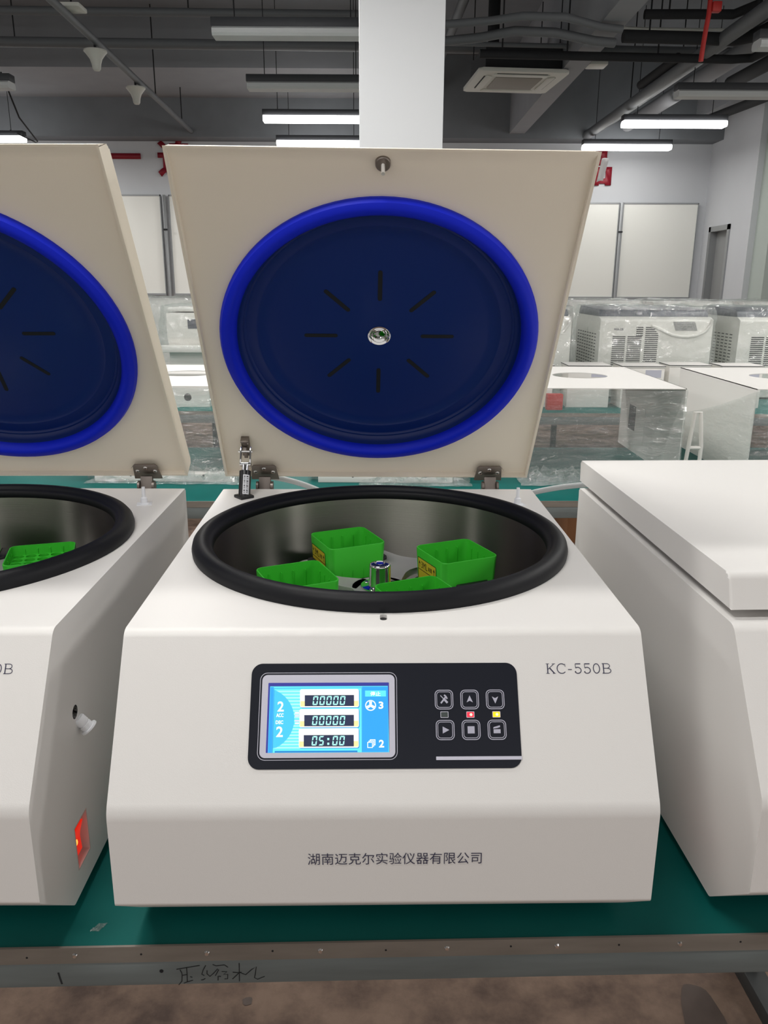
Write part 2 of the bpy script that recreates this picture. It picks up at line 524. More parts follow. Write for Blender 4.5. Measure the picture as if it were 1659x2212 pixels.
b1, strip1, apron1 = make_bench('workbench', 'teal topped grey metal workbench in the foreground carrying the three centrifuges', (0.0, 0.790, TABLE_Z), math.radians(1.8), -1.75, 1.75, 0.82)
bench_legs(b1, (-1.45, 0.845), 0.72, -TABLE_Z, -0.058)
for x in (-1.45, 0.845):
    MB().box(x - 0.024, x + 0.024, 0.02, 0.70, -TABLE_Z, -TABLE_Z + 0.04, bev=0.003).build('floor_rail', LEGM, b1)
# screws and stray holes along the strip (bench x from the photo)
def bx(px): return (px - 829) * 0.000553 + 0.0028
for px in (160, 444, 690, 967, 1210, 1484):
    MB().lathe([(0, 0.0022), (0.0024, 0.002), (0.0034, 0.0004), (0.0034, 0)], 14, T((bx(px), -0.003, -0.010)) @ RX(90)).build('screw', CHROME, strip1)
for px, z in ((57, -0.012), (302, -0.010), (586, -0.009), (833, -0.011), (1108, -0.009), (1348, -0.010), (1620, -0.009)):
    MB().cyl(0.0013, 0, 0.0004, 10, T((bx(px), -0.003, z)) @ RX(90)).build('screw_hole', SLOT, strip1)
MB().cyl(0.0024, 0, 0.0006, 12, T((bx(342), -0.002, -0.022 - 0.0145)) @ RX(90)).build('bolt_hole', SLOT, apron1)
# handwriting on the apron, stroke by stroke
mk = MB()
MA = frame((0, -0.0024, -0.022), (1, 0, 0), (0, 0, 1))
def hw(pts, w=0.0011):
    q = []
    for X, Y in pts:
        px = 350 + X / 6.636
        q.append((bx(px), -(Y / 6.636) * 0.00068 + 0.0005))
    mk.ribbon(q, w, 0.0, MA)
for p in ([(165, 125), (330, 100), (505, 75)], [(215, 130), (238, 180), (240, 210), (230, 300), (180, 355)], [(312, 95), (313, 200), (308, 310)], [(240, 215), (310, 205)], [(255, 330), (320, 310), (390, 290)], [(355, 236), (385, 248)],
          [(590, 75), (550, 140), (525, 205), (560, 225)], [(510, 290), (540, 285), (572, 268)], [(605, 150), (600, 200), (640, 240), (700, 190), (760, 130)], [(690, 65), (740, 85), (860, 75), (910, 110)], [(775, 140), (745, 190), (720, 230)], [(760, 235), (755, 300)], [(815, 170), (890, 175), (840, 215), (900, 215), (895, 280), (850, 280)], [(770, 240), (800, 245)],
          [(1075, 50), (1070, 180), (1065, 320)], [(975, 185), (1060, 195), (1100, 185)], [(1060, 200), (1010, 245), (965, 285)], [(1080, 190), (1160, 225), (1250, 150), (1320, 110), (1300, 220), (1285, 270), (1330, 295), (1435, 255)]):
    hw(p)
mk.ribbon([(bx(119), -0.0135), (bx(121), -0.022), (bx(124), -0.031)], 0.0022, 0.0, MA)
mk.build('handwritten_mark', MARKER, apron1, smooth=0, recalc=False, label='dark handwritten characters and a pen stroke')
# rows behind
b2, _, _ = make_bench('workbench', 'teal topped workbench behind the centrifuges, carrying the wrapped sheet metal housings', (0.0, 2.825, TABLE_Z), math.radians(1.4), -4.2, 4.2, 1.0, 0.022, 0.043)
bench_legs(b2, (-3.9, -1.9, 0.35, 2.3), 0.95, -TABLE_Z, -0.065)
b3, _, _ = make_bench('workbench', 'teal topped workbench in the third row under the plastic covered machines', (0.0, 4.93, TABLE_Z), 0.0, -4.5, -0.30, 1.45, 0.022, 0.05)
bench_legs(b3, (-4.2, -2.2, -0.6), 1.4, -TABLE_Z, -0.072)
b3b, _, _ = make_bench('workbench', 'teal topped workbench right of the pillar under the machine with three louvre columns', (0.0, 4.93, TABLE_Z), 0.0, 0.36, 5.0, 1.45, 0.022, 0.05)
bench_legs(b3b, (0.7, 2.6, 4.6), 1.4, -TABLE_Z, -0.072)
b4, _, _ = make_bench('workbench', 'teal topped workbench in the farthest row before the back wall', (0.0, 6.95, TABLE_Z), 0.0, -4.5, 5.0, 1.2, 0.022, 0.05)
bench_legs(b4, (-4.2, -1.5, 1.5, 4.6), 1.15, -TABLE_Z, -0.072)

# ------------------------------------------------------------------ centrifuge (local frame: origin on the bench under the rotor axis, y away from the camera)
ZT = 0.3788
PROF = [(0.33, 0.0185), (0.33, ZT), (-0.332, ZT), (-0.4463, 0.2153), (-0.4478, 0.0981), (-0.362, 0.0185)]
def make_body(root, hole=True):
    prof = fillet(PROF, [0.004, 0.004, 0.009, 0.010, 0.003, 0.004], 6)
    mb = MB()
    mb.prism(prof, -0.3, 0.3, YZ2, bev=0.0035, seg=3)
    o = mb.build('machine_body', WHITE, None, smooth=0)
    if hole:
        c = MB(); c.cyl(0.263, 0.06, 0.6, 96); co = c.build('cutter', WHITE)
        c2 = MB(); c2.prism(rrect(-0.0043, 0.0043, -0.3065, -0.2885, 0.0042, 6), ZT - 0.012, ZT + 0.02); co2 = c2.build('cutter', WHITE)
        c3 = MB(); c3.cyl(0.009, 0.26, 0.34, 24, T((0, -0.2976, 0.251)) @ RY(90)); co3 = c3.build('cutter', WHITE)
        c4 = MB(); c4.box(0.2855, 0.32, -0.340, -0.297, 0.051, 0.113); co4 = c4.build('cutter', WHITE)
        for k in (co, co2, co3, co4):
            md = o.modifiers.new('cut', 'BOOLEAN'); md.operation = 'DIFFERENCE'; md.solver = 'EXACT'; md.object = k
        bpy.context.view_layer.update()
        dg = bpy.context.evaluated_depsgraph_get()
        me = bpy.data.meshes.new_from_object(o.evaluated_get(dg))
        o.modifiers.clear(); o.data = me
        for k in (co, co2, co3, co4):
            bpy.data.objects.remove(k)
    bm = bmesh.new(); bm.from_mesh(o.data)
    for e in bm.edges:
        if len(e.link_faces) == 2:
            e.smooth = e.calc_face_angle(0) < math.radians(30)
    for f in bm.faces:
        f.smooth = True; f.material_index = 0
    bm.to_mesh(o.data); bm.free()
    o.data.materials.clear(); o.data.materials.append(WHITE)
    o.parent = root
    md = o.modifiers.new('normals', 'WEIGHTED_NORMAL'); md.keep_sharp = True
    return o
PANEL_M = frame((0, -0.4463, 0.2153), (1, 0, 0), (0, 0.1143, 0.1635))
LOW_M = frame((0, -0.4478, 0.0981), (1, 0, 0), (0, 0.0015, 0.1172))

def arc(cx, cy, rx, ry, a0, a1, n=16):
    return [(cx + rx * math.cos(math.radians(a0 + (a1 - a0) * i / n)), cy + ry * math.sin(math.radians(a0 + (a1 - a0) * i / n))) for i in range(n + 1)]
def serif_writing(mb, x, y, h, M, z=0.0004, mi=0):
    """K C - 5 5 0 B in a thin slab-serif hand"""
    def rb(p, w): mb.ribbon([(x + a * h, y + b * h) for a, b in p], w * h, z, M, mi)
    th, tn = 0.085, 0.05
    rb([(0.17, 0), (0.17, 1)], th + 0.02)
    for a, b in ((0, 0), (0, 1)):
        rb([(a, b), (a + 0.36, b)], tn)
    rb([(0.84, 0.98), (0.18, 0.40)], tn + 0.01); rb([(0.64, 1), (1.0, 1)], tn)
    rb([(0.38, 0.58), (0.86, 0.02)], th + 0.03); rb([(0.68, 0), (1.02, 0)], tn)
    rb(arc(1.66, 0.5, 0.48, 0.5, 48, 318, 28), th)
    rb([(2.02, 1.0), (2.03, 0.70)], tn)
    rb([(2.32, 0.40), (2.73, 0.40)], th - 0.01)
    for o in (3.05, 4.03):
        rb([(o + 0.06, 0.985), (o + 0.62, 0.985)], 0.10)
        rb([(o + 0.07, 0.97), (o + 0.09, 0.53)], tn + 0.01)
        rb([(o + 0.09, 0.54)] + arc(o + 0.31, 0.31, 0.34, 0.31, 120, -155, 22), th)
        rb(arc(o + 0.06, 0.17, 0.035, 0.035, 0, 360, 8), 0.06)
    rb(arc(5.34, 0.5, 0.33, 0.49, 0, 360, 32), th)
    o = 5.95
    rb([(o + 0.14, 0), (o + 0.14, 1)], th + 0.02)
    rb([(o, 1), (o + 0.5, 1)] + arc(o + 0.5, 0.76, 0.30, 0.24, 90, -90, 12) + [(o + 0.14, 0.52)], tn + 0.02)
    rb([(o + 0.5, 0.52)] + arc(o + 0.52, 0.26, 0.38, 0.26, 90, -90, 14) + [(o, 0.0)], tn + 0.025)

SEG = {'a': [(0.14, 1.0), (0.90, 1.0), (0.72, 0.86), (0.30, 0.86)], 'd': [(0.28, 0.14), (0.70, 0.14), (0.88, 0.0), (0.10, 0.0)], 'g': [(0.14, 0.5), (0.28, 0.57), (0.72, 0.57), (0.86, 0.5), (0.72, 0.43), (0.28, 0.43)],
       'f': [(0.04, 0.96), (0.27, 0.84), (0.27, 0.60), (0.04, 0.525)], 'b': [(0.96, 0.96), (0.73, 0.84), (0.73, 0.60), (0.96, 0.525)], 'e': [(0.04, 0.04), (0.27, 0.16), (0.27, 0.40), (0.04, 0.475)], 'c': [(0.96, 0.04), (0.73, 0.16), (0.73, 0.40), (0.96, 0.475)]}
def seg_digit(mb, ch, x0, y0, w, h, z, mi, slant=0.10):
    for s in {'0': 'abcdef', '5': 'afgcd'}[ch]:
        pts = [(x0 + p[0] * w + (p[1]) * h * slant, y0 + p[1] * h) for p in SEG[s]]
        mb.poly(pts, z, None, mi)

def make_panel(root):
    p = MB().prism(rrect(-0.1507, 0.1515, 0.0448, 0.160, 0.0125, 8), 0.0, 0.0009).build('control_panel', PANEL, root, PANEL_M, label='black control panel with a lit display')
    # silver bezel
    b = MB()
    outer = rrect(-0.1382, 0.0117, 0.0568, 0.1472, 0.006, 6); inner = rrect(-0.1312, 0.0052, 0.0622, 0.1383, 0.0006, 6)
    n = len(outer)
    for z in (0.0012,):
        vo = [b.bm.verts.new((q[0], q[1], z)) for q in outer]; vi = [b.bm.verts.new((q[0], q[1], z)) for q in inner]
        vb = [b.bm.verts.new((q[0], q[1], 0.0004)) for q in inner]
        for i in range(n):
            j = (i + 1) % n
            b.bm.faces.new((vo[i], vo[j], vi[j], vi[i])); b.bm.faces.new((vi[i], vi[j], vb[j], vb[i]))
    b.ribbon(rrect(-0.1404, 0.0139, 0.0546, 0.1494, 0.008, 6), 0.0006, 0.0011, closed=True)
    b.build('display_bezel', SILVER, p, recalc=False, smooth=0)
    # the lit display
    mats = [flat('display_navy', rgb(52, 56, 150), 0.9), flat('display_cyan', rgb(98, 226, 250), 1.0), flat('display_stripe', rgb(168, 250, 255), 1.0), flat('display_disc', rgb(70, 196, 246), 1.0),
            flat('display_blue', rgb(44, 160, 255), 1.0), flat('display_cream', rgb(255, 255, 248), 1.05), flat('display_gold', rgb(246, 226, 160), 1.0), flat('display_black', rgb(40, 48, 78), 0.9),
            flat('display_digit', rgb(176, 255, 240), 1.05), flat('display_white', rgb(250, 255, 255), 1.05), flat('display_edge', rgb(30, 130, 200), 1.0), flat('display_mauve', rgb(216, 214, 250), 1.0)]
    s = MB()
    def C(X, Y):   # display drawing coordinates -> panel
        xl = 95 - 35 * (Y - 112) / 876.0; xr = 1552
        return (-0.1312 + 0.1364 * (X - xl) / (xr - xl), 0.1383 - 0.0761 * (Y - 107) / 872.0)
    def rect(x0, x1, y0, y1, z, mi): s.poly([C(x0, y1), C(x1, y1), C(x1, y0), C(x0, y0)], z, None, mi)
    Z = 0.00095; dz = 0.00002
    s.poly([(-0.1312, 0.0622), (0.0052, 0.0622), (0.0052, 0.1383), (-0.1312, 0.1383)], Z, None, 0)
    s.poly([C(85, 978), C(1548, 978), C(1538, 152), C(115, 152)], Z + dz, None, 1)
    rect(1226, 1540, 160, 975, Z + 2 * dz, 4)
    s.poly([C(88, 978), C(135, 978), C(160, 160), C(118, 160)], Z + 2 * dz, None, 4)
    for i in range(10):
        y = 205 + i * 41
        x0 = 170 + 0
        rect(x0, 475, y, y + 22, Z + 2 * dz, 2)
    for i in range(8):
        y = 640 + i * 38
        rect(150, 470, y, y + 20, Z + 2 * dz, 2)
    disc = [C(150, 560)] + [C(8 + 397 * math.cos(math.radians(t)), 560 + 397 * math.sin(math.radians(t))) for t in range(-66, 67, 4)]
    s.poly([C(160, 200)] + [C(8 + 397 * math.cos(math.radians(t)), 560 + 397 * math.sin(math.radians(t))) for t in range(-65, 66, 4)] + [C(140, 925)], Z + 3 * dz, None, 3)
    # thin frame line
    s.ribbon([C(*q) for q in ((140, 975), (165, 178), (1222, 172), (1222, 975))], 0.0006, Z + 4 * dz, None, 10)
    for x0, x1, y0, y1, dx0, dx1, dy0, dy1, txt, gx, gw in ((475, 1187, 190, 420, 532, 1128, 265, 405, '00000', 622, 82), (467, 1185, 440, 670, 525, 1125, 515, 655, '00000', 614, 83), (459, 1182, 682, 920, 518, 1122, 763, 905, '05:00', 608, 83)):
        s.poly([C(a, b) for a, b in rrect(x0 + 6, x1 + 8, y0 + 6, y1 + 8, 22, 3)], Z + 4 * dz, None, 10)
        s.poly([C(a, b) for a, b in rrect(x0, x1, y0, y1, 22, 3)], Z + 5 * dz, None, 5)
        rect(x0 + 6, dx0, y1 - 80, y1 - 12, Z + 6 * dz, 6); rect(dx1, x1 - 6, y1 - 80, y1 - 12, Z + 6 * dz, 6)
        rect(dx0, dx1, dy0, dy1, Z + 7 * dz, 7)
        for k, ch in enumerate(txt):
            X = gx + k * gw
            if ch == ':':
                for yy in (800, 858):
                    rect(X + 28, X + 52, yy, yy + 26, Z + 8 * dz, 8)
                continue
            a = C(X, dy1 - 14); b = C(X + 68, dy0 + 12)
            seg_digit(s, ch, a[0], a[1], (b[0] - a[0]), (b[1] - a[1]), Z + 8 * dz, 8)
    for y in (478, 512, 575, 607):
        rect(412, 462, y, y + 22, Z + 5 * dz, 9 if y in (478, 607) else 11)
        rect(412, 462, y + 14, y + 22, Z + 6 * dz, 11)
    def word(t, x0, x1, y0, y1, bold=0.02):
        a = C(x0, y1); b = C(x1, y0)
        s.mesh_data(text_mesh(t, b[0] - a[0], b[1] - a[1], bold), T((a[0], a[1], Z + 8 * dz)), 9)
    word('2', 200, 282, 342, 470); word('ACC', 186, 276, 492, 540, 0.03); word('DEC', 180, 272, 580, 626, 0.03); word('2', 184, 270, 655, 785)
    word('3', 1425, 1483, 350, 442, 0.03); word('2', 1425, 1488, 826, 920, 0.03)
    rect(1262, 1515, 210, 286, Z + 4 * dz, 1); word('停止', 1325, 1450, 222, 280, 0.02)
    cx, cy = 1328, 398
    s.ribbon([C(cx + 60 * math.cos(t * PI / 12), cy + 62 * math.sin(t * PI / 12)) for t in range(24)], 0.0011, Z + 5 * dz, None, 9, closed=True)
    for a in (90, 210, 330):
        q = [(12, -15), (50, -17), (50, 17), (12, 15)]
        ca, sa = math.cos(math.radians(-a)), math.sin(math.radians(-a))
        s.poly([C(cx + ca * u - sa * v, cy + sa * u + ca * v) for u, v in q], Z + 6 * dz, None, 9)
    s.poly([C(cx + 18 * math.cos(t * PI / 6), cy + 18 * math.sin(t * PI / 6)) for t in range(12)], Z + 7 * dz, None, 9)
    for k in (2, 1, 0):
        ox, oy = 1285 + 16 * k, 852 - 16 * k
        s.poly([C(ox, oy + 72), C(ox + 66, oy + 72), C(ox + 66, oy), C(ox, oy)], Z + (9 - 2 * k) * dz, None, 9)
        s.poly([C(ox + 9, oy + 63), C(ox + 57, oy + 63), C(ox + 57, oy + 9), C(ox + 9, oy + 9)], Z + (10 - 2 * k) * dz, None, 4)
    rect(168, 1165, 955, 976, Z + 5 * dz, 10)
    s.build('lit_display', mats, p, smooth=0, recalc=False)
    # buttons
    for j, (cx, cy) in enumerate(((0.0673, 0.1189), (0.0963, 0.1189), (0.1252, 0.1189), (0.0676, 0.0857), (0.0966, 0.0857), (0.1256, 0.0857))):
        b = MB()
        b.prism(rrect(cx - 0.0093, cx + 0.0093, cy - 0.0097, cy + 0.0097, 0.0045, 5), 0.0009, 0.0012, mi=1)
        b.ribbon(rrect(cx - 0.0100, cx + 0.0100, cy - 0.0104, cy + 0.0104, 0.0048, 5), 0.0009, 0.00125, closed=True)
        b.ribbon(rrect(cx - 0.0082, cx + 0.0082, cy - 0.0086, cy + 0.0086, 0.0034, 5), 0.0007, 0.00128, closed=True)
        z = 0.00130
        def q(*pts): b.poly([(cx + u * 0.001, cy + v * 0.001) for u, v in pts], z)
        if j == 0:
            b.ribbon([(cx - 0.0040, cy + 0.0046), (cx - 0.0004, cy + 0.0008)], 0.0009, z); b.ribbon([(cx + 0.0002, cy + 0.0004), (cx + 0.0038, cy - 0.0036)], 0.0024, z)
            b.ribbon([(cx - 0.0036, cy - 0.0040), (cx + 0.0020, cy + 0.0030)], 0.0018, z + 0.00002); b.ribbon([(cx + 0.0002, cy + 0.0052), (cx + 0.0022, cy + 0.0034), (cx + 0.0036, cy + 0.0008)], 0.0017, z + 0.00004)
        elif j == 1:
            q((0, 4.6), (-3.6, -3.2), (0, -1.4), (3.6, -3.2))
        elif j == 2:
            q((0, -4.6), (3.6, 3.2), (0, 1.4), (-3.6, 3.2))
        elif j == 3:
            q((-2.8, 3.8), (-2.8, -3.8), (4.6, 0))
        elif j == 4:
            q((-3.9, 3.9), (-3.9, -3.9), (3.9, -3.9), (3.9, 3.9))
        else:
            q((-3.9, 0.6), (-3.9, -3.8), (3.9, -3.8), (3.9, 0.6)); q((-4.3, 1.2), (-3.6, 2.9), (3.4, 4.8), (3.6, 2.9), (0.6, 1.9))
        b.build('panel_button', [GREYPRINT, PANEL], p, smooth=0, recalc=False)
    for (cx, cy), (a, h, nm) in zip(((0.0673, 0.1024), (0.0965, 0.1023), (0.1258, 0.1024)), ((LED_OFF, LED_OFF, None), (RED_EM, RED_HOT, 'lit red'), (YEL_EM, YEL_HOT, 'lit amber'))):
        b = MB()
        b.poly(rrect(cx - 0.0045, cx + 0.0045, cy - 0.0034, cy + 0.0034, 0.0006, 2), 0.00115, None, 0)
        b.poly(rrect(cx - 0.0039, cx + 0.0039, cy - 0.0028, cy + 0.0028, 0.0004, 2), 0.00118, None, 1)
        b.poly([(cx + 0.0007 + 0.0016 * math.cos(t * PI / 6), cy + 0.0016 * math.sin(t * PI / 6)) for t in range(12)], 0.00121, None, 2)
        b.build('indicator_light', [SILVER, a, h], p, smooth=0, recalc=False, label=(nm + ' indicator light') if nm else 'unlit indicator light')
    MB().prism([(0.0567, 0.0537), (0.1517, 0.0537), (0.1517, 0.0574), (0.0567, 0.0574)], 0.0009, 0.0013).build('trim_bar', SILVER, p, label='silver printed bar')
    return p

def make_lid(root, opened=True, angle=-56.1, y=0.3635, z=0.3945, x=-0.0015, tagged=False, twist=0.33):
    M = T((x, y, z)) @ RX(angle) @ RZ(twist) if opened else T((x, 0.3455, ZT + 0.0115))
    Ht, L = 0.041, 0.6595
    # shell: rear wall, top, slanted front; hollow underneath
    mb = MB()
    prof = fillet([(0.0, 0.0), (0.0, Ht), (-L + 0.018, Ht), (-L, 0.0)], [0.0, 0.006, 0.008, 0.0], 4)
    bm = mb.bm
    w = 0.3 if opened else 0.2945
    A = [bm.verts.new((-w, p[0], p[1])) for p in prof]; B = [bm.verts.new((w, p[0], p[1])) for p in prof]
    n = len(prof)
    ca = bm.faces.new(A); cb = bm.faces.new(list(reversed(B)))
    for i in range(n - 1):
        bm.faces.new((A[i], A[i + 1], B[i + 1], B[i]))
    es = [e for e in (set(ca.edges) | set(cb.edges)) if not all(abs(v.co.z) < 1e-6 for v in e.verts)]
    bmesh.ops.bevel(bm, geom=es, offset=0.0035, segments=3, affect='EDGES', profile=0.5)
    # rim and recessed inner panel
    t = 0.0045
    r0 = [(-w, 0.0), (w, 0.0), (w, -L), (-w, -L)]
    r1 = [(-w + t, -0.0035), (w - t, -0.0035), (w - t, -L + t), (-w + t, -L + t)]
    r2 = [(-w + t + 0.001, -0.0045), (w - t - 0.001, -0.0045), (w - t - 0.001, -L + 0.022), (-w + t + 0.001, -L + 0.022)]
    v0 = [bm.verts.new((p[0], p[1], 0)) for p in r0]; v1 = [bm.verts.new((p[0], p[1], 0)) for p in r1]; v2 = [bm.verts.new((p[0], p[1], 0.0095)) for p in r2]
    for i in range(4):
        j = (i + 1) % 4
        bm.faces.new((v0[i], v0[j], v1[j], v1[i])); bm.faces.new((v1[i], v1[j], v2[j], v2[i]))
    # inner panel with a round opening for the blue dish
    cy, R, N = -0.320, 0.246, 64
    ring = [bm.verts.new((R * math.cos(2 * PI * i / N), cy + R * math.sin(2 * PI * i / N), 0.0095)) for i in range(N)]
    cor = {0: v2[1], 1: v2[0], 2: v2[3], 3: v2[2]}   # ++ , -+ , -- , +-
    for q in range(4):
        k0 = q * N // 4; k1 = (q + 1) * N // 4
        for k in range(k0, k1):
            bm.faces.new((cor[q], ring[k], ring[(k + 1) % N]))
        bm.faces.new((cor[q], ring[k1 % N], cor[(q + 1) % 4]))
    lid = mb.build('lid', CREAM if opened else WHITE, root, M, smooth=30, wn=True)
    if not opened:
        return lid
    FL = T((0, cy, 0)) @ Matrix.Rotation(PI, 4, 'X')   # +z now points out of the lid, towards the chamber
    MB().lathe([(0.266, -0.0095), (0.2665, -0.004), (0.263, 0.003), (0.257, 0.0062), (0.251, 0.0070), (0.246, 0.0055), (0.242, 0.0015), (0.2395, -0.004), (0.2385, -0.010), (0.240, -0.0102)], 96, FL).build('lid_gasket', BLUER, lid, label='bright blue rubber ring')
    dish = MB().lathe([(0.2400, -0.0095), (0.2385, -0.010), (0.2365, -0.016), (0.2335, -0.022), (0.2300, -0.0245), (0.2280, -0.0238), (0.2265, -0.0245), (0.2245, -0.028), (0.2100, -0.0300), (0.2080, -0.0293), (0.2065, -0.0300), (0.2040, -0.0325), (0.185, -0.0335), (0.019, -0.0335)], 96, FL).build('lid_liner', NAVY, lid, smooth=50, label='dark blue dished liner')
    for k in range(8):
        c = RZ(45 * k)
        pts = []
        for i in range(9):
            a = math.radians(90 + 180 * i / 8); pts.append((0.0745 + 0.0036 * math.cos(a), 0.0036 * math.sin(a)))
        for i in range(9):
            a = math.radians(-90 + 180 * i / 8); pts.append((0.1245 + 0.0036 * math.cos(a), 0.0036 * math.sin(a)))
        MB().prism(pts, -0.0337, -0.0330, FL @ c).build('vent_slot', SLOT, dish, label='dark radial slot')
    MB().lathe([(0.0195, -0.0325), (0.0180, -0.0318), (0.0165, -0.0330), (0.0150, -0.0350), (0.0135, -0.0340), (0.0120, -0.0352), (0.0105, -0.0372), (0.0090, -0.0362), (0.0, -0.0375)], 40, FL).build('sight_port', CHROME, dish, label='stepped chrome sight port')
    # latch striker at the front edge
    st = T((0.0, -0.637, 0.0095)) @ Matrix.Rotation(PI, 4, 'X')
    ls = MB().lathe([(0, 0.0100), (0.0094, 0.0100), (0.0106, 0.0088), (0.0108, 0.0)], 32, st).build('latch_striker', STEELD, lid, label='steel latch striker with a pin')
    mb = MB()
    mb.rod((0.0, -0.637, 0.004), (0.0, -0.634, -0.020), 0.0027, 14)
    mb.build('striker_pin', PINM, ls)
    # hinge leaves
    for sx in (-1, 1):
        hx = sx * 0.2215
        pl = [(hx - 0.0205, -0.0335), (hx + 0.0205, -0.0335), (hx + 0.0235, -0.030), (hx + 0.0275, 0.006), (hx - 0.0275, 0.006), (hx - 0.0235, -0.030)]
        pl = fillet(pl, [0.003, 0.003, 0.002, 0.001, 0.001, 0.002], 3)
        hl = MB().prism(pl, -0.0025, 0.0, bev=0.0006).build('hinge_leaf', STEELD, lid, label='brown grey steel hinge leaf')
        for dx, dy in ((0, -0.0245), (-0.017, -0.0155), (0.017, -0.0155)):
            s = MB(); MQ = T((hx + dx, dy, -0.0025)) @ Matrix.Rotation(PI, 4, 'X')
            s.lathe([(0, 0.0013), (0.002, 0.0012), (0.0042, 0.0002), (0.0044, -0.0002)], 16, MQ)
            s.box(-0.0022, 0.0022, -0.0005, 0.0005, 0.0008, 0.00145, MQ, 1); s.box(-0.0005, 0.0005, -0.0022, 0.0022, 0.0008, 0.00145, MQ, 1)
            s.build('hinge_screw', [CHROME, SLOT], hl)
    # strut bracket on the lid
    mb = MB()
    mb.box(-0.2585, -0.2435, -0.102, -0.060, -0.0015, 0.0095, bev=0.0005); mb.box(-0.2585, -0.2435, -0.103, -0.098, -0.006, 0.0, bev=0.0006)
    mb.rod((-0.251, -0.092, -0.0015), (-0.251, -0.092, -0.004), 0.0035, 12)
    mb.box(-0.2545, -0.2475, -0.088, -0.062, -0.010, -0.0015, bev=0.0008)
    mb.build('strut_bracket', STEELD, lid)
    if tagged:
        mb = MB(); mb.grid(lambda u, v: Vector((0.304 + 0.010 * u, -0.647 + 0.034 * v, 0.006 + 0.002 * math.sin(3 * u) + 0.004 * u * v)), 4, 6)
        mb.build('paper_tag', PAPER, lid, smooth=60, solid=0.0004, recalc=False, label='white paper tag on the lid edge')
    return lid

